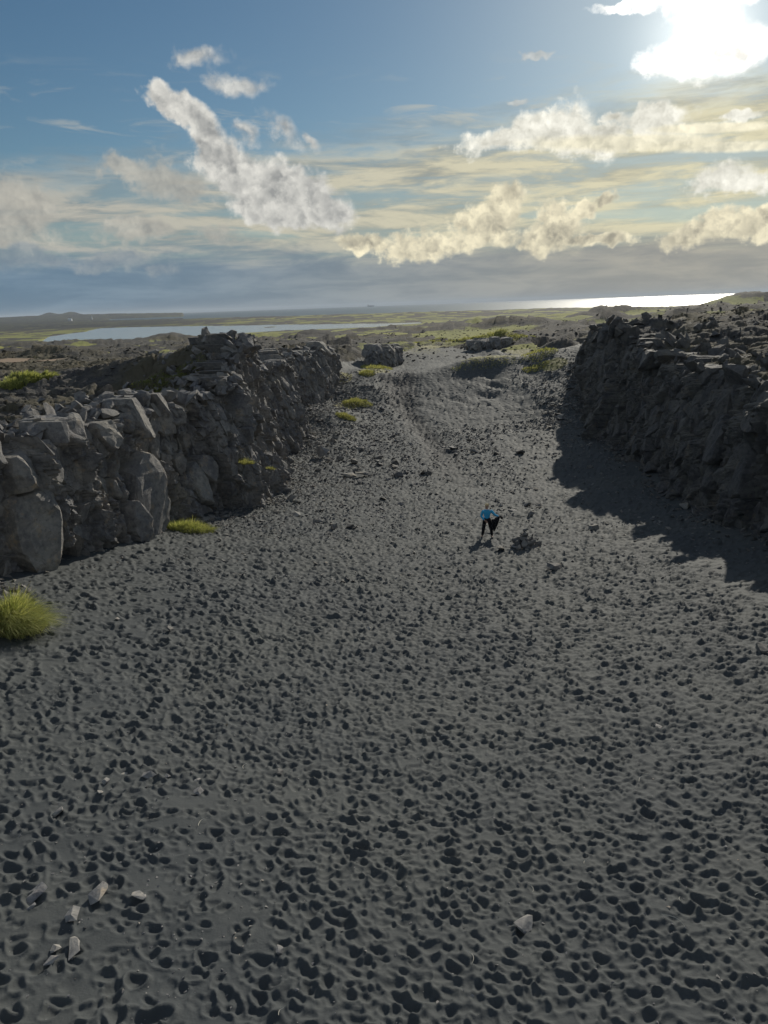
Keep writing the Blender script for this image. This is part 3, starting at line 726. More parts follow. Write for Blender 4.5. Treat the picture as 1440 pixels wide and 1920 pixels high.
def build_wall(w, asp, rfun, manual, rel_v, material, root, seed, lean=lambda y: 0, cap=290, thick=1.9, tries=9000, part='rock_block', jag=.6):
    R = random.Random(seed); sr, tr_, rr, ff = [], [], [], []
    for (px, py, r, f) in manual:
        q, t = find_st(w, px, py); sr.append(q); tr_.append(t/asp(q)); rr.append(r); ff.append(f)
    for k in range(tries):
        q = R.uniform(-.5, w.L+.5); H = w.height(min(max(q, 0), w.L)); t = R.uniform(-.5, H+.1)
        r = rfun(q, t, R)
        if sr:
            A = np.array(sr)-q; B = np.array(tr_)-t/asp(q); Q = np.array(rr)
            if np.any(A*A+B*B < (.80*(Q+r))**2): continue
        sr.append(q); tr_.append(t/asp(q)); rr.append(r); ff.append(None)
    s_, t_, r_ = np.array(sr), np.array(tr_), np.array(rr)
    blocks = []
    for i in range(len(s_)):
        q = s_[i]; a = asp(q); r = r_[i]
        if q < -.4 or q > w.L+.4: continue
        qq = min(max(q, 0), w.L); H = w.height(qq)
        b = 2.4*r
        poly = [(q-b, t_[i]-b), (q+b, t_[i]-b), (q+b, t_[i]+b), (q-b, t_[i]+b)]
        d2 = (s_-q)**2+(t_-t_[i])**2
        for j in np.argsort(d2)[1:22]:
            nx, ny = 2*(s_[j]-q), 2*(t_[j]-t_[i]); c = s_[j]**2+t_[j]**2-q*q-t_[i]**2+r*r-r_[j]**2
            poly = clip(poly, nx, ny, c)
            if len(poly) < 3: break
        if len(poly) < 3: continue
        poly = clip(poly, 0, 1, (H+R.uniform(-jag, jag*.8))/a)
        if len(poly) < 3: continue
        poly = [(p[0], p[1]*a) for p in poly]
        cx = sum(p[0] for p in poly)/len(poly); cy = sum(p[1] for p in poly)/len(poly)
        f = ff[i] if ff[i] is not None else float(rel_v(np.array([cx]), np.array([cy]))[0])+(R.uniform(-.30, .24) if w.side == 'R' else R.uniform(-.38, .16))
        size = math.sqrt(abs(sum(poly[k][0]*poly[(k+1) % len(poly)][1]-poly[(k+1) % len(poly)][0]*poly[k][1] for k in range(len(poly))))/2)
        blocks.append((size, cx, cy, poly, f, r))
    blocks.sort(key=lambda b: -b[0]*400/np.linalg.norm(np.array(w.world(min(max(b[1], 0), w.L), b[2]))-[0, 0, CZ]))
    # the continuous fractured face the blocks stand out from
    step = .085; qs = np.arange(0, w.L, step); cols = []
    tn = np.linspace(0, 1, int(max(w.height(v) for v in np.arange(0, w.L, 1.0))/step))
    Q, T = np.meshgrid(qs, tn, indexing='ij'); Hq = np.array([w.height(v) for v in qs]); T = -.5+T*(Hq[:, None]+.55)
    qf, tf_ = Q.ravel(), T.ravel()
    v1, e1 = facets(qf*.95+.12*tf_+.25*fbm(qf*1.3, tf_, seed, 2), tf_*.42, seed+1); v2, e2 = facets(qf*2.3+.1*tf_, tf_*1.15+.3*fbm(qf, tf_, seed+7, 2), seed+2); v3, e3 = facets(qf*5.5, tf_*3.4, seed+3)
    off = rel_v(qf, tf_)+.60*(v1-.5)+.42*(v2-.5)+.16*(v3-.5)-.22*(1-sst(e1, 0, .10))-.10*(1-sst(e2, 0, .12))+.05*fbm(qf*4, tf_*4, seed+4, 3)
    Hf = np.repeat(Hq, len(tn)); off = off-.02-1.3*sst(tf_, Hf-.5, Hf+.1)
    FR = np.array([np.concatenate([w.p(v), w.frame(v)[1], [w.batter(w.p(v)[1])]]) for v in qs]); FRr = np.repeat(FR, len(tn), 0)
    oo = off-FRr[:, 4]*np.maximum(tf_, 0); X = FRr[:, 0]+FRr[:, 2]*oo; Y = FRr[:, 1]+FRr[:, 3]*oo; Z = floor_base(FRr[:, 0], FRr[:, 1])+tf_
    VV = np.stack([X, Y, Z], 1)-np.array(root.location); ix = np.arange(len(VV)).reshape(len(qs), len(tn))
    QQ = np.stack([ix[:-1, :-1], ix[1:, :-1], ix[1:, 1:], ix[:-1, 1:]], 2).reshape(-1, 4)
    if w.side == 'R': QQ = QQ[:, ::-1]
    link('rock_face', mesh_np('rock_face', VV, QQ, False), material, root)
    rest = []
    for k, (size, cx, cy, poly, f, r) in enumerate(blocks):
        q = min(max(cx, 0), w.L); d, n = w.frame(q); C0 = w.world(q, cy, f); bt = w.batter(C0.y)
        ax = Vector((d[0], d[1], 0)); out = Vector((n[0], n[1], 0)); upv = (Vector((0, 0, 1))-out*bt).normalized()
        ln = lean(C0.y); up2 = (upv+ax*ln).normalized()
        bm = bmesh.new(); ch = R.uniform(.06, .34)*r; tx, ty = R.gauss(.06, .32 if r < .5 else .16), R.gauss(.0, .28 if r < .5 else .14)
        if cy > w.height(q)-1.0: ty = -abs(ty)-.25
        sh = R.choice([R.uniform(.5, .7), R.uniform(.76, .97), R.uniform(.85, .97)])
        def add(u, v, o): bm.verts.new(ax*u+up2*v+out*o)
        for (pq, pt) in poly:
            u, v = (pq-cx), (pt-cy)
            add(u*.98, v*.98, -thick); add(u*.97, v*.985, -ch+(u*tx+v*ty)*.4+R.uniform(-.05, .05))
            j = 1+R.uniform(-.12, .1)
            if R.random() < .85: add(u*sh*j, v*(sh+.06)*j, (u*tx+v*ty)+R.uniform(-.10, .12)*r)
        sub = 3 if size > 1.1 and k < 60 else 2 if size > .7 and k < cap else (1 if k < cap else 0)
        try: finish_rock(bm, sub, .13*min(1, size), 2.6, seed+k*.37, .03, (0, 0, 1, 1)[sub])
        except Exception: bm.free(); continue
        me = bpy.data.meshes.new(part); bm.to_mesh(me); bm.free()
        if k < cap:
            o = link(part, me, material, root); o.location = C0-root.location
        else: rest.append((me, Matrix.Translation(C0-root.location)))
    if rest: joined('rock_fragments', rest, material, root, kind='stuff')
    return blocks
TY = np.linspace(12, 96, 169)
TLZ = terrain(np.interp(TY, XLY, XLX)-2.3-1.3*sst(TY, 37, 42)*(1-sst(TY, 55, 59)), TY, False)-.05; TRZ = terrain(np.interp(TY, XRY, XRX)+2.3, TY, False)-.05
topL = lambda y: np.interp(y, TY, TLZ); topR = lambda y: np.interp(y, TY, TRZ)
def seg(Y, X, a, b, extra=()):
    ys = sorted(set([a, b]+[v for v in Y if a < v < b])); return [(float(np.interp(v, Y, X)), v) for v in ys]

# left, near: big slabs low down, columns on top, broken tiers further back
wl = Wall(seg(XLY, XLX, 17, 58), 'L', topL, lambda y: .10+.15*float(sst(y, 35, 42)))
rootL = empty('basalt_cliff', (wl.P[0][0], wl.P[0][1], 2.0), label='long jointed basalt cliff on the left with big sunlit slabs above the sand', category='cliff')
def rL(q, t, R):
    x, y = wl.p(min(max(q, 0), wl.L)); 
    if y > 38: return R.choice([.16, .2, .24, .3, .45] if t < 4.5 else [.16, .2, .26])
    if t < 3.4: return R.choice([.2, .3, .5, .75])
    return R.choice([.18, .28, .4, .5])
def relL(a, b):
    v, e = facets(a*.5+.1*b, b*.22, 203); return 1.15*(v-.5)+.55*fbm(a*.9, b*.5, 207, 2)+.1
build_wall(wl, lambda q: 1.7 if q < 24 else 1.5, rL, [(265,935,1.25,.75),(50,990,1.15,.55),(105,930,.55,-.1),(25,880,.9,.5),(160,960,.45,-.9),(150,880,.5,-.7),(235,985,.55,1.0),(165,1010,.4,.2),
    (120,800,.8,.45),(190,800,.5,.5),(60,800,.8,.4),(368,905,.7,.5),(375,880,.5,.7),(345,940,.6,-.3),(455,930,.5,.4),(300,790,.5,.4),(250,790,.45,.6)], relL, ROCK, rootL, 5, tries=10000, lean=lambda y: -.30*float(gauss(0, y, 0, 49, 1, 5)))
# the tall broken outcrop behind it and the farther spur
wm = Wall([(-9.0, 58), (-7.6, 60), (-6.6, 62.5), (-6.3, 66), (-6.9, 69), (-8.3, 72), (-10.5, 74)], 'L', topL, lambda y: .22)
rootM = empty('basalt_outcrop', (-7.5, 62, 1.5), label='dark columnar outcrop just beyond the left crest, above the stony sand', category='rock outcrop')
rel2 = lambda a, b: .5*fbm(a*.5, b*.35, 221, 3)
build_wall(wm, lambda q: 1.9, lambda q, t, R: R.choice([.2, .28, .36, .5]), [], rel2, ROCK, rootM, 9, cap=200, tries=3500, lean=lambda y: -.1)
wf = Wall([(-8.6, 76), (-6.2, 79), (-4.9, 83), (-4.3, 88), (-5.6, 91), (-8, 92)], 'L', topL, lambda y: .2)
rootF = empty('basalt_outcrop', (-5, 82, 3.0), label='farthest dark ragged spur of the left wall, beside the grassy sand', category='rock outcrop')
build_wall(wf, lambda q: 2.0, lambda q, t, R: R.choice([.22, .3, .42]), [], rel2, ROCK, rootF, 13, cap=110, tries=2500)
wo = Wall([(-2.2, 101), (-.2, 99.5), (1.2, 101), (2.7, 104), (3.2, 110)], 'L', lambda y: 6.7+0*y, lambda y: .2)
rootO = empty('basalt_outcrop', (1, 100, 4.5), label='low dark ledge left of the sandy basin at the head of the valley', category='rock outcrop')
build_wall(wo, lambda q: 1.3, lambda q, t, R: R.choice([.3, .4, .55]), [], rel2, ROCK, rootO, 17, cap=60, tries=900)
wp = Wall([(13.0, 117), (14.4, 115.2), (17, 114.6), (19.5, 115.8)], 'L', lambda y: 6.75+0*y, lambda y: .15)
rootP = empty('basalt_outcrop', (15, 115, 5.0), label='squat dark rock standing on the right side of the sandy basin', category='rock outcrop')
build_wall(wp, lambda q: 1.2, lambda q, t, R: R.choice([.35, .5, .7]), [], rel2, ROCK, rootP, 19, cap=60, tries=500)
# right wall, in shade
wr = Wall(seg(XRY, XRX, 22, 84), 'R', topR, lambda y: .16)
rootR = empty('basalt_cliff', (wr.P[0][0], wr.P[0][1], 2.0), label='long shaded cliff of broken basalt blocks on the right throwing its shadow over the sand', category='cliff')
def relR(a, b):
    v, e = facets(a*.36, b*.26, 303); return 1.2*(v-.5)+.5*fbm(a*.7, b*.6, 307, 2)
def rR(q, t, R):
    x, y = wr.p(min(max(q, 0), wr.L))
    return R.choice([.35, .5, .75, 1.0]) if y < 44 else R.choice([.22, .3, .4, .5]) if t < 3.5 else R.choice([.3, .5, .7])
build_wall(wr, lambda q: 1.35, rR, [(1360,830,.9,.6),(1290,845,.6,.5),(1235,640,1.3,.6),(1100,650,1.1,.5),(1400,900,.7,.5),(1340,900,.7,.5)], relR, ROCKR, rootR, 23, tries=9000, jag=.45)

# loose slabs and rubble along both brows
def brow(root, w, side, n, mats, seed, depth, lo, hi, capn, y0=0):
    R = random.Random(seed); big, small = [], []
    for k in range(n):
        q = R.uniform(0, w.L); d, nn = w.frame(q); x, y = w.p(q); back = .7+abs(R.gauss(0, depth))
        X, Y = x-nn[0]*back, y-nn[1]*back
        s = R.choice([lo, lo, (lo+hi)/2, hi])*R.uniform(.7, 1.3)
        if back > 4: s *= .7
        z = (float(w.top(Y)) if back < 2.3 else gz(X, Y))+s*.05
        (big if s > .75*hi and len(big) < capn else small).append((X, Y, z, s, R.random()))
    for (X, Y, z, s, u) in big:
        o = link('slab', mats[int(u*16) % 16], None, root); o.location = Vector((X, Y, z))-root.location
        o.scale = (s*1.3, s, s*.55); o.rotation_euler = (1.4*(u-.5), 1.6*(u*7 % 1-.5), u*50)
    joined('rubble', [(mats[int(u*160) % 16] if s > .5 else PEBBLES[int(u*120) % 12], trs(*(Vector((X, Y, z))-root.location), s*1.1, s, s*.95, 2.4*(u-.5), 2.4*(u*7 % 1-.5), u*60)) for (X, Y, z, s, u) in small], mats[0].materials[0], root, kind='stuff')
def apron(root, w, n, seed, m):
    R = random.Random(seed); it = []
    for k in range(n):
        q = R.uniform(0, w.L); d, nn = w.frame(q); x, y = w.p(q); o_ = abs(R.gauss(0, .7))+.15
        X, Y = x+nn[0]*o_+R.uniform(-.2, .2), y+nn[1]*o_; s = R.choice([.08, .12, .16, .24, .38])*(1.2-.35*min(o_, 2))
        if vn(np.array([q*.35]), np.array([seed*1.0]))[0] < R.uniform(.1, .7): continue
        it.append((R.choice(ROCKS if s > .25 else PEBBLES), (X, Y, s)))
    Z = ground([i[1][0] for i in it], [i[1][1] for i in it])
    joined('debris', [(me, trs(*(Vector((X, Y, z+s*.12))-root.location), s, s*R.uniform(.7, 1), s*R.uniform(.6, 1), R.uniform(-.6, .6), R.uniform(-.6, .6), R.uniform(0, 6.3))) for (me, (X, Y, s)), z in zip(it, Z)], m, root, kind='stuff')
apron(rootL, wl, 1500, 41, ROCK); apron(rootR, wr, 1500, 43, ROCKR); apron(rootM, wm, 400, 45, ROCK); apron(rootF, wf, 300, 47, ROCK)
brow(rootL, wl, 'L', 1300, ROCKS_DARK, 31, 3.2, .22, .85, 10)
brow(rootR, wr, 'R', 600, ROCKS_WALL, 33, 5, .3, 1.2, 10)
brow(rootM, wm, 'L', 260, ROCKS_DARK, 35, 2, .22, .7, 30)
brow(rootF, wf, 'L', 200, ROCKS_DARK, 37, 2, .22, .7, 20)
#--PART3--
# ------------------------------------------------------------------ stones on the sand
def place_stone(px, py, wpx, label, mats=ROCKS, flat=1.0, group=None, name='stone', seed=0, sunk=.04):
    x, y, z = hit(px, py); D = math.sqrt(x*x+y*y+(z-CZ)**2); s = wpx*D/FPX/1.1
    r = random.Random(seed*7+int(px)); me = mats[r.randrange(16)]
    o = link(name, me, None, label=label, category='rock')
    if group: o['group'] = group
    o.location = (x, y, z+s*(.26*flat-sunk)); o.scale = (s, s*r.uniform(.75, 1.05), s*flat*r.uniform(.85, 1.15)); o.rotation_euler = (r.uniform(-.3, .3), r.uniform(-.3, .3), r.uniform(0, 6.3))
    return o
P_, N_, D_ = ROCKS_PALE, ROCKS, ROCKS_DARK
for (px, py, w, lab, m, fl) in [
 (983,1738,44,'pale flat-topped stone alone on footprinted sand, largest at lower right',P_,.75),
 (185,1688,42,'large pale cracked stone, uppermost of the lower left cluster',P_,.95),
 (262,1684,26,'small rusty brown stone just right of the big pale cracked stone',P_,.6),
 (138,1722,34,'rounded grey stone casting a long dark shadow, lower left cluster',P_,.8),
 (133,1785,48,'pale slab-like stone, broadest of the two near the bottom left corner',P_,.55),
 (104,1782,26,'narrow tan stone leaning against the pale slab-like stone',P_,.6),
 (98,1806,26,'low half-buried stone below the pale slab-like stone',P_,.4),
 (60,1682,46,'long pale shard lying near the left edge of the sand',P_,.35),
 (60,1706,14,'tiny pale stone under the long shard at left edge',P_,.7),
 (525,1788,18,'small pale pyramid stone alone at lower middle left',P_,1.1),
 (525,1450,18,'dark little stone with sunlit cap, alone left of middle',N_,1.0),
 (282,1454,28,'squarish pale stone in the row of small stones at left',P_,.9),
 (313,1453,15,'small stone immediately right of the squarish pale stone',P_,.8),
 (230,1445,18,'thin pale flake left of the squarish pale stone',P_,.3),
 (200,1468,20,'tan stone above the two-toned chip in the left row',P_,.9),
 (186,1487,16,'two-toned little chip touching its own shadow, left row',P_,.8),
 (373,1488,26,'pale wedge stone at the right end of the left row',P_,.7),
 (370,1464,14,'thin pale flake above the wedge stone',P_,.3),
 (111,1526,24,'upright grey stone below the left row of stones',P_,1.2),
 (322,1184,28,'grey pointed stone on sand right of the big grass clump',N_,.9),
 (220,1161,10,'tiny pale stone between the grass clump and the pointed stone',P_,.8),
 (355,1068,20,'grey rounded stone on sand below the small grass clump',N_,.8),
 (1235,1362,20,'flat pale stone among footprints at right',P_,.4),
 (1428,1222,30,'dark stone touching the right edge of the picture',D_,1.0),
 (1040,1066,34,'long low grey stone below and right of the cairn',N_,.5),
 (1251,992,18,'dark stone on the edge of the cliff shadow',D_,.9),
 (1284,953,24,'dark stone in shade at the foot of the right cliff',D_,.9),
 (690,1178,16,'small pale stone alone in the middle of the sand',P_,.8),
 (765,1078,12,'small stone on the trodden middle, left of the hiker',N_,.8),
 (680,893,32,'dark blocky boulder left of the footpath',D_,.9),
 (655,893,30,'dark boulder half buried beside the blocky boulder',D_,.7),
 (602,858,30,'tall boulder with one bright sunlit face near the left cliff',P_,1.5),
 (619,866,24,'grey cube-like boulder leaning on the bright faced boulder',N_,1.1),
 (637,862,20,'rounded grey boulder right of the cube-like boulder',N_,.8),
 (665,868,20,'pale domed boulder above the dark blocky boulder',N_,1.0),
 (714,858,18,'grey stone on sand between scree and footpath',N_,.9),
 (712,872,15,'low dark stone just below the grey stone near the footpath',D_,.7),
 (742,877,15,'dark pyramid stone beside the footpath',D_,1.0),
 (533,912,32,'dark flat-topped boulder close to the cliff foot',D_,.8),
 (550,938,28,'dark cracked boulder on the scree below the flat-topped one',D_,1.0),
 (556,966,24,'pale jumble stone low on the left scree',P_,.7),
 (596,978,20,'square dark stone at the lower end of the left scree',D_,.8),
 (718,957,20,'dark stone with pale neighbour, left of the hiker',D_,.8),
 (848,842,18,'pale faced stone on the right side of the footpath',P_,.8),
 (888,850,24,'dark pyramid boulder right of the footpath',D_,1.0),
 (900,871,15,'dark little stone just below the pyramid boulder',D_,.9),
 (976,850,22,'dark stone near the tip of the cliff shadow',D_,.9),
 (1013,950,20,'blocky dark stone right of and beyond the hiker',D_,.8),
 (996,966,15,'small dark pointed stone above the cairn',D_,1.1),
 (963,957,16,'thin pale flake beyond the hiker',P_,.3),
 (1085,975,12,'small pale flake between the cairn and the cliff shadow',P_,.4),
 (938,1033,26,'dark low stone between the hiker and the cairn',D_,.6),
 (985,918,22,'dark stone on the sunlit side of the shadow tip',D_,.6),
 (1006,918,16,'smaller dark stone next in line at the shadow tip',D_,.6)]:
    place_stone(px, py, w, lab, m, fl, seed=3)

# the cairn
cx, cy, cz = hit(984, 1026)
cairn = empty('cairn', (cx, cy, cz), label='small knee-high cairn of piled grey stones beside the hiker', category='cairn')
R = random.Random(5)
for lev, (rad, n, zz, sz) in enumerate([(.55, 12, .06, .34), (.3, 6, .08, .36), (.38, 9, .28, .32), (.18, 5, .46, .30), (.05, 2, .64, .26), (0, 1, .80, .2)]):
    for i in range(n):
        a = i/n*6.283+lev*.5; o = link('stone', (D_ if R.random() < .6 else N_)[R.randrange(16)], None, cairn)
        o.location = (rad*math.cos(a)*R.uniform(.8, 1.15), rad*math.sin(a)*R.uniform(.8, 1.15), zz+R.uniform(-.03, .03)); s = sz*R.uniform(1.05, 1.5)
        o.scale = (s, s*.9, s*1.15); o.rotation_euler = (R.uniform(-.5, .5), R.uniform(-.5, .5), R.uniform(0, 6))
for i in range(14):
    a = R.uniform(0, 6.28); q = R.uniform(.5, .95); o = link('stone', (D_ if R.random() < .6 else N_)[R.randrange(16)], None, cairn)
    o.location = (q*math.cos(a)*1.2, q*math.sin(a), gz(cx+q*math.cos(a)*1.2, cy+q*math.sin(a))-cz+.02); s = R.uniform(.1, .24); o.scale = (s, s, s*.7); o.rotation_euler = (0, 0, R.uniform(0, 6))

# scattered countable stones, then the gravel too small to count
R = random.Random(77)
def scat_w(x, y):
    xl = float(np.interp(y, XLY, XLX)); xr = float(np.interp(y, XRY, XRX))
    if x < xl+.1 or x > xr-.1: return 0
    w = .10+.5*math.exp(-(x-xl)/4.0)*(1 if y > 36 else .12)
    w += .26*float(sst(y, 46, 60)) *(1-float(sst(y, 90, 98)))
    w += .5*math.exp(-((x-15.2)/2.0)**2-((y-70)/9)**2)
    if y < 36: w *= .35
    if y < 28: w *= .25
    tr = float(np.interp(y, [40,50,60,70,80,90,100], [4.8,5.2,4.4,3.2,1.9,1.6,2.6])); w *= 1-.75*math.exp(-((x-tr)/1.5)**2)
    if x > 9.5 and 38 < y < 66: w *= .3
    if 3.5 < x < 15 and y > 70: w *= .12
    if y > 84: w *= .4
    return w
zones = {'L': ('dark angular stone on the scree below the left cliff', 'stones on the scree below the left cliff'),
         'M': ('dark angular stone strewn on the sand between the two cliffs', 'stones strewn over the middle of the valley'),
         'R': ('dark stone on the sandy slope near the foot of the right cliff', 'stones near the foot of the right cliff')}
xs, ys, sc, zn = [], [], [], []
while len(xs) < 270:
    y = R.uniform(30, 92); x = R.uniform(-13, 22)
    if R.random() > scat_w(x, y)*1.2: continue
    xl = float(np.interp(y, XLY, XLX)); xr = float(np.interp(y, XRY, XRX))
    xs.append(x); ys.append(y); sc.append(R.choice([.2, .25, .3, .4, .55])*R.uniform(.8, 1.2)*(1 if y < 50 else 1.25)); zn.append('L' if x-xl < 6 else 'R' if xr-x < 5 else 'M')
zz = ground(xs, ys)
for x, y, z, s, k in zip(xs, ys, zz, sc, zn):
    u = R.random(); sz = 'large' if s > .5 else 'middling' if s > .32 else 'small'; tone = 'grey' if u < .55 else 'dark' if u < .9 else 'pale'
    pl = {'L': ['at the near end of the scree under the left cliff', 'on the middle of the scree under the left cliff', 'on the upper left slope among the grass hummocks'][(y > 48)+(y > 64)],
          'M': ['on the trodden sand around the hiker', 'on the sand just beyond the hiker', 'on the sand beside the dark footpath', 'on the flank of the dune at the valley head'][(y > 39)+(y > 54)+(y > 72)],
          'R': ['on the shaded sand under the near right cliff', 'at the edge of the shadow of the right cliff', 'on the rubbly slope below the far end of the right cliff'][(y > 50)+(y > 68)]}[k]
    o = link('stone', (ROCKS if u < .55 else ROCKS_DARK if u < .9 else ROCKS_PALE)[R.randrange(16)], None, label=f'{sz} {tone} stone {pl}', category='rock', group=zones[k][1])
    o.location = (x, y, z+s*.1); o.scale = (s, s*R.uniform(.7, 1), s*R.uniform(.6, 1)); o.rotation_euler = (R.uniform(-.5, .5), R.uniform(-.5, .5), R.uniform(0, 6.3))
def scatter_cloud(n, fn, x0, x1, y0, y1):
    out = []
    while len(out) < n:
        x = R.uniform(x0, x1); y = math.exp(R.uniform(math.log(y0), math.log(y1)))
        if R.random() < fn(x, y): out.append((x, y))
    a = np.array(out); return a[:, 0], a[:, 1], ground(a[:, 0], a[:, 1])
X, Y, Z = scatter_cloud(13000, scat_w, -13, 22, 26, 95)
joined('gravel', [(PEBBLES[R.randrange(12)], trs(x, y, z+.01, s, s*R.uniform(.7, 1), s*.7, R.uniform(-.6, .6), R.uniform(-.6, .6), R.uniform(0, 6.3))) for x, y, z in zip(X, Y, Z) for s in (R.choice([.09, .12, .16, .22])*(.7+y/90),)], ROCK, label='dark gravel and rubble scattered over the sand', kind='stuff')
def near_w(x, y): return 0 if abs(x) > y*.6+1 else (.5 if x > -2 else 1)*(.2+vn(np.array([x*.8]), np.array([y*.8]), 9)[0])
X, Y, Z = scatter_cloud(2600, near_w, -14, 14, 7, 30)
joined('pebbles', [(PEBBLES[R.randrange(12)], trs(x, y, z+.004, s, s*R.uniform(.7, 1), s*.7, R.uniform(-.6, .6), R.uniform(-.6, .6), R.uniform(0, 6.3))) for x, y, z in zip(X, Y, Z) for s in (R.choice([.016, .02, .028, .04, .06]),)], PALE, label='tiny pebbles and grit lying on the trodden sand', kind='stuff')
def plain_w(x, y):
    if abs(x) > y*.56+2: return 0
    m = float(valley_mask(np.array([x]), np.array([y]))[0][0])
    if y < 106 and m < .9: return 0
    return .9 if y < 150 else .25
X, Y, Z = scatter_cloud(6500, plain_w, -120, 120, 30, 240)
joined('lava_rubble', [(PEBBLES[R.randrange(12)], trs(x, y, z, s*1.3, s, s*.75, R.uniform(-.5, .5), R.uniform(-.5, .5), R.uniform(0, 6.3))) for x, y, z in zip(X, Y, Z) for s in (R.choice([.15, .25, .35, .55])*(.6+min(y, 120)/150),)], PLAIN, label='broken lava rubble strewn over the plain', kind='stuff')

# ------------------------------------------------------------------ grass
GR = m_grass('marram_grass', (.15,.19,.05), (.58,.56,.25)); GRY = m_grass('dry_grass', (.17,.18,.06), (.46,.44,.20)); GRD = m_grass('moss_grass', (.10,.12,.04), (.24,.24,.09))
def grass_mesh(cx, cy, cz, rx, ry, n, h, wid, mound=0, lean=(.35, -.1), rot=0, seed=0, seg=3):
    g = np.random.default_rng(seed)
    a = g.uniform(0, 2*np.pi, n); r = np.sqrt(g.uniform(0, 1, n))
    u = r*np.cos(a)*rx; v = r*np.sin(a)*ry; c, s_ = math.cos(rot), math.sin(rot)
    clump = .55+.9*vn(u*3+seed, v*3, 5)
    x = u*c-v*s_; y = u*s_+v*c
    z = ground(cx+x, cy+y)-cz + mound*np.clip(1-r**2, 0, 1)
    hh = h*g.uniform(.5, 1.15, n)*clump*(1-.35*r**2)
    ang = a+rot+g.normal(0, .7, n); sp = .25+.75*r
    dx = np.cos(ang)*sp*.8+lean[0]+g.normal(0, .18, n); dy = np.sin(ang)*sp*.8+lean[1]+g.normal(0, .18, n)
    nrm = g.uniform(0, np.pi, n); px, py = np.cos(nrm)*wid, np.sin(nrm)*wid
    V = []; 
    for k in range(seg+1):
        f = k/seg; ox = dx*hh*f**1.8; oy = dy*hh*f**1.8; oz = hh*(f-.52*f**2.4*np.hypot(dx, dy).clip(0, 1.3)); w = (1-f)**.7
        for q in (-1, 1): V.append(np.stack([x+ox+q*px*w, y+oy+q*py*w, z+oz-.02], 1))
    V = np.stack(V, 1).reshape(-1, 3); base = np.arange(n)*(2*(seg+1)); Q = []
    for k in range(seg): Q.append(np.stack([base+2*k, base+2*k+1, base+2*k+3, base+2*k+2], 1))
    tone = np.repeat(np.clip(g.normal(.4, .34, n), 0, 1), 2*(seg+1))
    return mesh_np('grass', V, np.concatenate(Q), True, {'tone': tone})
def tuft(px, py, wpx, ratio, n, h, label, m=GR, wid=.006, mound=.1, lean=(.35, -.1), rot=0, name='grass_clump', D=None):
    x, y, z = hit(px, py)
    D_3 = math.sqrt(x*x+y*y+(z-CZ)**2); rx = wpx/2*D_3/FPX
    me = grass_mesh(x, y, z, rx, rx*ratio, n, h, wid, mound, lean, rot, int(px))
    o = link(name, me, m, label=label, category='grass'); o.location = (x, y, z); return o
tuft(28, 1178, 92, 1.0, 3900, 1.0, 'big lush green grass clump at the left edge of the sand', wid=.0095, mound=.35, lean=(.5, -.25))
tuft(357, 994, 84, .6, 2600, .55, 'bright green grass clump at the foot of the big grey slab', wid=.009, mound=.12, lean=(.5, -.25))
tuft(408, 742, 26, .8, 350, .95, 'tall thin grass tuft growing on top of the left cliff', wid=.012, lean=(.2, .1))
tuft(670, 758, 58, .75, 1500, .38, 'yellow-green grass hummock right of the broken outcrop', GRY, wid=.022, mound=.35, rot=-.3)
tuft(648, 781, 40, .7, 800, .35, 'thin dry grass patch below the yellow-green hummock', GRY, wid=.02, mound=.1, rot=-.3)
tuft(706, 690, 60, 1.6, 1500, .32, 'yellow grass hummock beside the top of the footpath', GRY, wid=.03, mound=.3)
tuft(688, 700, 30, 1.6, 700, .4, 'smaller yellow grass hummock left of the footpath top', GRY, wid=.03, mound=.2)
tuft(915, 679, 140, .3, 900, .22, 'pale dry grass fringe on the crest of the dune', GRY, wid=.022, mound=0, lean=(.3, .1))
tuft(1005, 690, 50, .8, 700, .25, 'small mossy grass mound right of the dune crest', GRY, wid=.03, mound=.1)
tuft(1012, 662, 66, 1.2, 900, .3, 'mossy grass mound farther up beyond the small one', GRY, wid=.035, mound=.3)
tuft(825, 640, 110, .45, 2600, .45, 'green grass-topped dune left above the sandy basin', GRY, wid=.04, mound=0)
tuft(930, 628, 150, .35, 3000, .45, 'long green grass-topped dune behind the sandy basin', GRY, wid=.045, mound=0)
tuft(48, 718, 110, .55, 5200, .5, 'bright green grass patch on the left plateau', GR, wid=.03, mound=.2)
tuft(315, 715, 170, .5, 4200, .2, 'dull green grass in the hollow behind the left cliff top', GRD, wid=.02, mound=.02)
tuft(395, 735, 60, .6, 1100, .22, 'short green turf below the slanting crest of the left cliff', GRD, wid=.018, mound=.02)
# grass growing on ledges of the left cliff
def ledge_grass(px, py, wpx, n, h, label, out=.5):
    q, t = find_st(wl, px, py); p = wl.world(q, t, out+.75); r = wpx/2*p.y/FPX; g = np.random.default_rng(int(px))
    me = grass_mesh(p.x, p.y, gz(p.x, p.y), r, r*.6, n, h, .012, 0, (.3, -.3), 0, int(px), 3)
    co = np.empty(len(me.vertices)*3, np.float32); me.vertices.foreach_get('co', co); co = co.reshape(-1, 3)
    co[:, 2] -= np.median(co[:, 2]); co[:, 2] = np.clip(co[:, 2], -.15, 2); me.vertices.foreach_set('co', co.ravel())
    o = link('grass_clump', me, GRY, label=label, category='grass'); o.location = p
ledge_grass(428, 866, 36, 500, .4, 'small yellow grass tuft hanging on the left cliff face')
ledge_grass(470, 880, 20, 200, .25, 'tiny mossy tuft on the lower ledge of the left cliff')

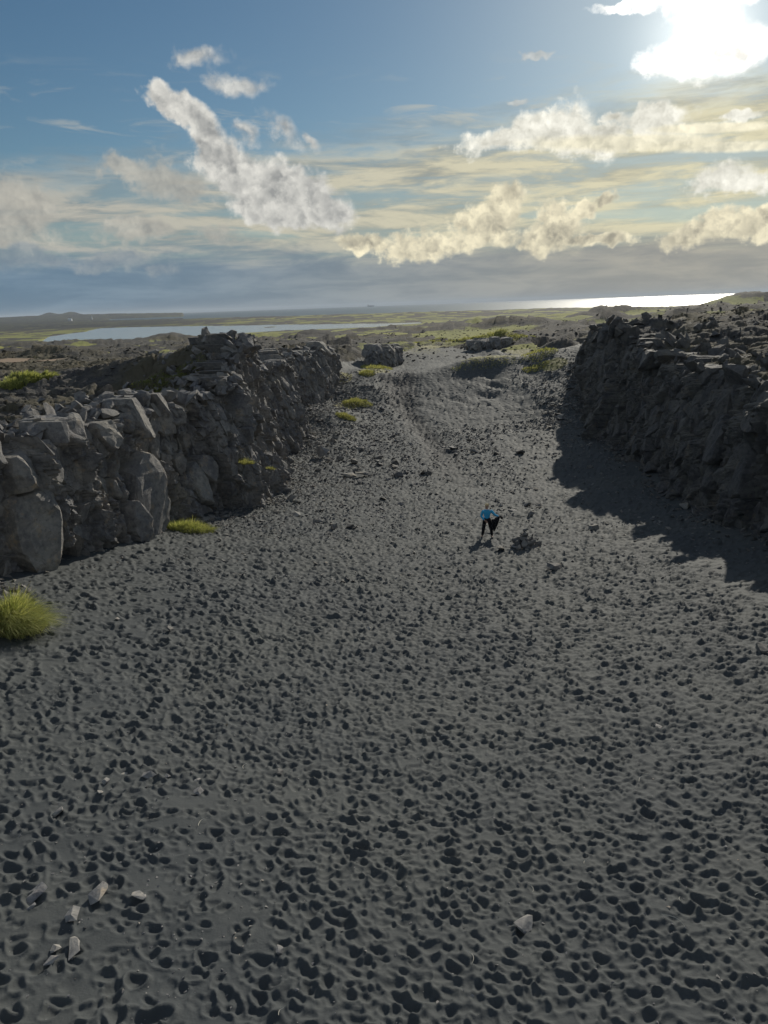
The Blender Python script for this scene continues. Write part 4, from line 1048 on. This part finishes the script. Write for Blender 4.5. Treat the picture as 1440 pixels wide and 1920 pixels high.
# dry straws and twigs lying on the sand
STRAW = m_simple('straw', (.62,.58,.48), .7)
def straw(px, py, lpx, ang, label, cat='straw', bend=.25, th=.006):
    x, y, z = hit(px, py); L = lpx*math.sqrt(x*x+y*y+(z-CZ)**2)/FPX
    bm = bmesh.new(); prev = None; n = 7
    pts = [Vector((L*(i/n-.5), bend*L*math.sin(i/n*3.0), th+.02)) for i in range(n+1)]
    for i, p in enumerate(pts):
        r = th*(1-.5*i/n); ring = [bm.verts.new(p+Vector((0, r*math.cos(k*1.5708), r*math.sin(k*1.5708)))) for k in range(4)]
        if prev: [bm.faces.new((prev[k], prev[(k+1) % 4], ring[(k+1) % 4], ring[k])) for k in range(4)]
        prev = ring
    me = bpy.data.meshes.new('straw'); bm.to_mesh(me); bm.free()
    o = link('straw', me, STRAW, label=label, category=cat); o.location = (x, y, z+.02); o.rotation_euler = (0, 0, RAD(ang))
for a in [(1207,1465,26,35,'curved pale straw on footprints at middle right'),(1262,1738,40,-50,'long curved straw near the lower right'),(1277,1688,12,80,'short white straw above the long curved one'),
          (994,1668,18,-75,'hooked pale straw above the flat-topped stone'),(880,1805,26,-80,'straight straw low in the middle foreground'),(1098,1620,10,40,'tiny pale straw in the middle right sand'),
          (836,1388,18,-20,'pale splinter on the sand right of middle'),(383,1546,26,55,'pale stick on the sand below the left stone row'),(460,1440,16,75,'thin straw left of the dark capped stone'),
          (1158,1266,14,5,'thin straw lying flat far right of middle'),(1098,1085,14,-60,'white straw on the sand below the cliff shadow'),(528,1905,14,60,'pale straw near the bottom edge, left of middle'),(1426,1680,18,0,'pale straw close to the right edge')]:
    straw(*a)
TW = m_simple('twig', (.16,.12,.08), .8)
x, y, z = hit(425, 1362); bm = bmesh.new()
for k in range(9):
    a = random.uniform(0, 6.28); e = Vector((math.cos(a)*random.uniform(.06,.17), math.sin(a)*random.uniform(.06,.17), random.uniform(.01,.16))); d = e.normalized(); sdv = d.orthogonal()*.005; s2 = d.cross(sdv)
    v = [bm.verts.new(p) for p in (sdv, s2, -sdv, e)]; bm.faces.new((v[0], v[1], v[3])); bm.faces.new((v[1], v[2], v[3])); bm.faces.new((v[2], v[0], v[3]))
me = bpy.data.meshes.new('twig'); bm.to_mesh(me); bm.free(); o = link('twig', me, TW, label='small dark tangle of dry twigs on the sand at left', category='twig'); o.location = (x, y, z)

# ------------------------------------------------------------------ the hiker
def skin(name, verts, edges, radii, material, parent, root=0, sub=2):
    me = bpy.data.meshes.new(name); me.from_pydata([Vector(v) for v in verts], edges, []); me.update()
    o = link(name, me, material, parent); sk = o.modifiers.new('skin', 'SKIN'); sv = me.skin_vertices[0].data
    for i, r in enumerate(radii): sv[i].radius = (r, r) if not isinstance(r, tuple) else r; sv[i].use_root = (i == root)
    sk.use_smooth_shade = True; sk.branch_smoothing = .6
    sb = o.modifiers.new('sub', 'SUBSURF'); sb.levels = sub; sb.render_levels = sub
    return o
def chain(n, off=0): return [(i+off, i+off+1) for i in range(n-1)]
px_, py_, pz_ = hit(913, 1008)
person = empty('person', (px_, py_, pz_), label='blond hiker in a bright blue top and black trousers with one arm stretched out', category='person')
person.rotation_euler = (0, 0, RAD(-6))
SK = m_simple('skin', (.48,.29,.21), .55, .08); BLUE = m_simple('blue_jersey', (.05,.42,.70), .75, .1); BLK = m_simple('black_cloth', (.014,.014,.017), .85, .3); HAIR = m_simple('blond_hair', (.80,.64,.38), .5, .25, 60); SHOE = m_simple('shoe', (.05,.05,.055), .7); SOLE = m_simple('white_sole', (.6,.6,.58), .7)
# joints; the hiker faces the camera (-y), x to the right of the picture
hipL, hipR = (-.10,0,.90), (.10,0,.90)
kneeL, kneeR = (-.16,-.03,.49), (.19,-.05,.49); ankL, ankR = (-.22,.05,.09), (.24,.02,.09)
shL, shR = (-.185,0,1.37), (.185,0,1.38)
elL, wrL, haL = (-.27,-.03,1.10), (-.10,-.20,.93), (-.05,-.225,.91)
elR, wrR, haR = (.36,-.06,1.17), (.58,-.10,1.09), (.65,-.11,1.09)
V = [(0,0,.93),(0,0,1.12),(0,0,1.33),(0,-.005,1.46),(0,-.012,1.55),(0,-.01,1.62), shL,elL,wrL,haL, shR,elR,wrR,haR, hipL,kneeL,ankL,(-.235,-.10,.04), hipR,kneeR,ankR,(.27,-.13,.04)]
E = [(0,1),(1,2),(2,3),(3,4),(4,5),(2,6),(6,7),(7,8),(8,9),(2,10),(10,11),(11,12),(12,13),(0,14),(14,15),(15,16),(16,17),(0,18),(18,19),(19,20),(20,21)]
person.scale = (1.06, 1.06, 1.04)
Rr = [(.12,.08),(.10,.07),(.10,.06),.045,(.072,.085),(.082,.095), .042,.036,.026,(.034,.018), .042,.036,.026,(.034,.018), .085,.056,.038,.035, .085,.056,.038,.035]
skin('body', V, E, Rr, SK, person)
def fingers(h, dr, side, nm):
    h = Vector(h); dr = Vector(dr).normalized(); sd_ = Vector(side).normalized(); dn = dr.cross(sd_).normalized()
    vs, es, rs = [], [], []
    for i, (o_, L) in enumerate(((-.030,.062),(-.010,.072),(.010,.068),(.029,.052))):
        b = len(vs); p = h+sd_*o_
        vs += [p, p+dr*L*.6-Vector((0,0,.006)), p+dr*L*.95-Vector((0,0,.028)), p+dr*L*1.0-Vector((0,0,.052))]; es += chain(4, b); rs += [.010,.0095,.009,.0075]
    b = len(vs); vs += [h-dr*.02-sd_*.03, h+dr*.012-sd_*.058, h+dr*.04-sd_*.060-Vector((0,0,.02))]; es += chain(3, b); rs += [.012,.011,.009]
    me = bpy.data.meshes.new(nm); me.from_pydata(vs, es, []); me.update(); o = link(nm, me, SK, person); o.modifiers.new('skin', 'SKIN')
    for i, r in enumerate(rs): me.skin_vertices[0].data[i].radius = (r, r)
    for i in (0, 4, 8, 12, 16): me.skin_vertices[0].data[i].use_root = True
    m2 = o.modifiers.new('sub', 'SUBSURF'); m2.render_levels = 1
fingers(haR, (1,-.1,-.1), (0,1,0), 'fingers'); fingers(haL, (.9,-.2,-.1), (0,.3,1), 'fingers')
skin('jersey', [(0,0,.90),(0,0,1.10),(0,0,1.32),(0,0,1.47), shL,elL,(-.12,-.18,.95), shR,elR,(.55,-.095,1.10)], [(0,1),(1,2),(2,3),(2,4),(4,5),(5,6),(2,7),(7,8),(8,9)], [(.165,.125),(.150,.115),(.175,.12),.078, .078,.06,.043, .078,.06,.043], BLUE, person, 1)
skin('trousers', [(0,0,.90),hipL,kneeL,(-.215,.04,.12), hipR,kneeR,(.235,.015,.12)], [(0,1),(1,2),(2,3),(0,4),(4,5),(5,6)], [(.16,.125),.118,.085,.062,.118,.085,.062], BLK, person)
for (a, toe) in ((ankL, (-.24,-.13,.045)), (ankR, (.275,-.16,.045))):
    sh = skin('shoe', [(a[0], a[1]+.05, .05), (a[0], a[1], .06), toe], [(0,1),(1,2)], [.045,.05,.04], SHOE, person, 1)
    sl = skin('sole', [(a[0], a[1]+.06, .015), toe[:2]+(.015,)], [(0,1)], [(.052,.016),(.048,.016)], SOLE, sh, 0, 1)
skin('hair', [(0,.035,1.52),(0,.035,1.62),(0,.005,1.675),(0,-.045,1.668)], chain(4), [(.085,.05),(.092,.06),(.088,.045),(.07,.03)], HAIR, person, 1)
for sx in (-1, 1):
    skin('ear', [(sx*.08,0,1.59),(sx*.083,0,1.565)], [(0,1)], [.014,.010], SK, person, 0, 1)
    skin('eye', [(sx*.032,-.088,1.60),(sx*.034,-.088,1.60)], [(0,1)], [.009,.009], SHOE, person, 0, 1)
skin('nose', [(0,-.092,1.60),(0,-.108,1.572)], [(0,1)], [.008,.013], SK, person, 0, 1)
skin('mouth', [(-.02,-.09,1.54),(.02,-.09,1.54)], [(0,1)], [.006,.006], m_simple('lips', (.35,.14,.12), .5), person, 0, 1)
skin('collar', [(-.11,-.01,1.45),(-.05,-.05,1.43),(.05,-.05,1.43),(.11,-.01,1.45)], chain(4), [.022]*4, m_simple('white_collar', (.7,.75,.8), .7), person)
# dark jacket held out over the stretched arm, hanging down beside the hiker
def jacket():
    n, mrow = 26, 34; V = []
    for j in range(mrow):
        v = j/(mrow-1)
        for i in range(n):
            u = i/(n-1)
            top = Vector((.22+.40*u, -.16-.02*math.sin(u*9), .97+.19*u+.02*math.sin(u*14)))
            top.z += .02
            bot = Vector((.24+.15*u, -.16, .46+.05*math.sin(u*7)))
            p = top.lerp(bot, v); p.x += .04*math.sin(v*3.1)*(u-.2)
            p.y += .045*math.sin(u*17+v*3)*min(1, v*3)+.02*math.sin(u*31+v*7)
            V.append(p)
    Q = [(j*n+i, j*n+i+1, (j+1)*n+i+1, (j+1)*n+i) for j in range(mrow-1) for i in range(n-1)]
    me = bpy.data.meshes.new('jacket'); me.from_pydata(V, [], Q); me.update()
    for p in me.polygons: p.use_smooth = True
    o = link('jacket', me, BLK, label='black jacket hanging from the stretched arm of the hiker', category='jacket')
    so = o.modifiers.new('thick', 'SOLIDIFY'); so.thickness = .035; so.offset = 0
    sl = skin('sleeve', [(.60,-.13,1.13),(.68,-.14,1.15),(.73,-.14,1.09),(.73,-.14,1.00)], chain(4), [.06,.07,.06,.045], BLK, o, 0, 1)
    skin('hood', [(.50,-.14,1.08),(.58,-.14,1.14),(.66,-.14,1.15)], chain(3), [.04,.05,.05], BLK, o, 0, 1)
    o.location = person.location; o.rotation_euler = person.rotation_euler
jacket()

# ------------------------------------------------------------------ far things
def boxes(name, bs, m, parent=None, **props):
    bm = bmesh.new()
    for (x0, x1, y0, y1, z0, z1) in bs:
        r = bmesh.ops.create_cube(bm, size=1, matrix=Matrix.Translation(((x0+x1)/2, (y0+y1)/2, (z0+z1)/2)) @ Matrix.Diagonal((x1-x0, y1-y0, z1-z0, 1)))
    me = bpy.data.meshes.new(name); bm.to_mesh(me); bm.free(); return link(name, me, m, parent, **props)
WHITE = m_simple('white_paint', (.8,.8,.78), .6, .05, 1); ROOF = m_simple('roof_sheet', (.3,.3,.32), .6, .1, 1); HULL = m_simple('ship_hull', (.12,.14,.17), .6, .1, 1)
d = ray(131, 597.5); D = 2600.; k = D/d[1]; hx = d[0]*k; hz = float(terrain([hx], [D])[0])
house = empty('house', (hx, D, hz), label='tiny white house far off on the dark lava flow at left', category='house')
boxes('wall', [(-6,6,-4,4,0,5)], WHITE, house)
me = bpy.data.meshes.new('roof'); me.from_pydata([(-6.4,-4.4,5),(6.4,-4.4,5),(6.4,4.4,5),(-6.4,4.4,5),(-6.4,0,8),(6.4,0,8)], [], [(0,1,5,4),(2,3,4,5),(0,4,3),(1,2,5),(0,3,2,1)]); link('roof', me, WHITE, house)
boxes('door', [(-.6,.6,-4.1,-3.99,0,2.2)], ROOF, house)
for xx in (-3.5, 3.5): boxes('window', [(xx-.7,xx+.7,-4.1,-3.99,1.6,3)], HULL, house)
d = ray(172, 594); D = 3000.; k = D/d[1]; hx = d[0]*k; hz = float(terrain([hx], [D])[0])
tw = empty('lighthouse', (hx, D, hz), label='slim pale tower far off right of the white house', category='tower')
bm = bmesh.new(); bmesh.ops.create_cone(bm, cap_ends=True, segments=16, radius1=2.2, radius2=1.5, depth=13, matrix=Matrix.Translation((0,0,6.5))); me = bpy.data.meshes.new('tower'); bm.to_mesh(me); bm.free(); link('shaft', me, WHITE, tw)
bm = bmesh.new(); bmesh.ops.create_cone(bm, cap_ends=True, segments=12, radius1=1.7, radius2=.3, depth=3, matrix=Matrix.Translation((0,0,14.5))); me = bpy.data.meshes.new('lantern'); bm.to_mesh(me); bm.free(); link('lantern', me, ROOF, tw)
D = 12000.; d = ray(695, 573.5); k = D/d[1]
ship = empty('ship', (d[0]*k, D, WATER), label='faint cargo ship on the horizon', category='ship')
me = bpy.data.meshes.new('hull'); me.from_pydata([(-48,-9,0),(48,-9,0),(48,9,0),(-48,9,0),(-54,-9,13),(56,-7,14),(56,7,14),(-54,9,13)], [], [(0,1,5,4),(1,2,6,5),(2,3,7,6),(3,0,4,7),(4,5,6,7),(3,2,1,0)]); link('hull', me, HULL, ship)
boxes('deckhouse', [(-46,-28,-8,8,13.2,32)], HULL, ship); boxes('mast', [(20,21.5,-1,1,14.2,34)], HULL, ship); boxes('cargo', [(-20,14,-8,8,14.2,21),(24,46,-8,8,14.2,20)], HULL, ship)
# pale dirt track crossing the left plain
V = []; Q = []
pts = [hit(px, py, 60) for px, py in ((-60,682),(0,681),(40,679),(80,676),(112,674))]
for i, (x, y, z) in enumerate(pts):
    for k in (-1.6, 1.6): V.append((x, y+k*1.5, float(terrain([x], [y+k*1.5])[0])+.25))
me = bpy.data.meshes.new('dirt_track'); me.from_pydata(V, [], [(2*i, 2*i+2, 2*i+3, 2*i+1) for i in range(len(pts)-1)])
link('dirt_track', me, m_simple('track_dirt', (.27,.2,.14), .95, .2, 1), kind='structure')

# ------------------------------------------------------------------ air
mh = bpy.data.materials.new('haze_air'); mh.use_nodes = True; nt = NT(mh.node_tree); nt.n.clear()
pv = nt.new('ShaderNodeVolumePrincipled'); pv.inputs['Color'].default_value = (.78, .88, 1, 1); pv.inputs['Density'].default_value = .00006
o = nt.new('ShaderNodeOutputMaterial'); nt.l.new(pv.outputs[0], o.inputs['Volume'])
boxes('haze', [(-26000, 26000, -12000, 26500, -13.5, 80)], mh, kind='stuff')
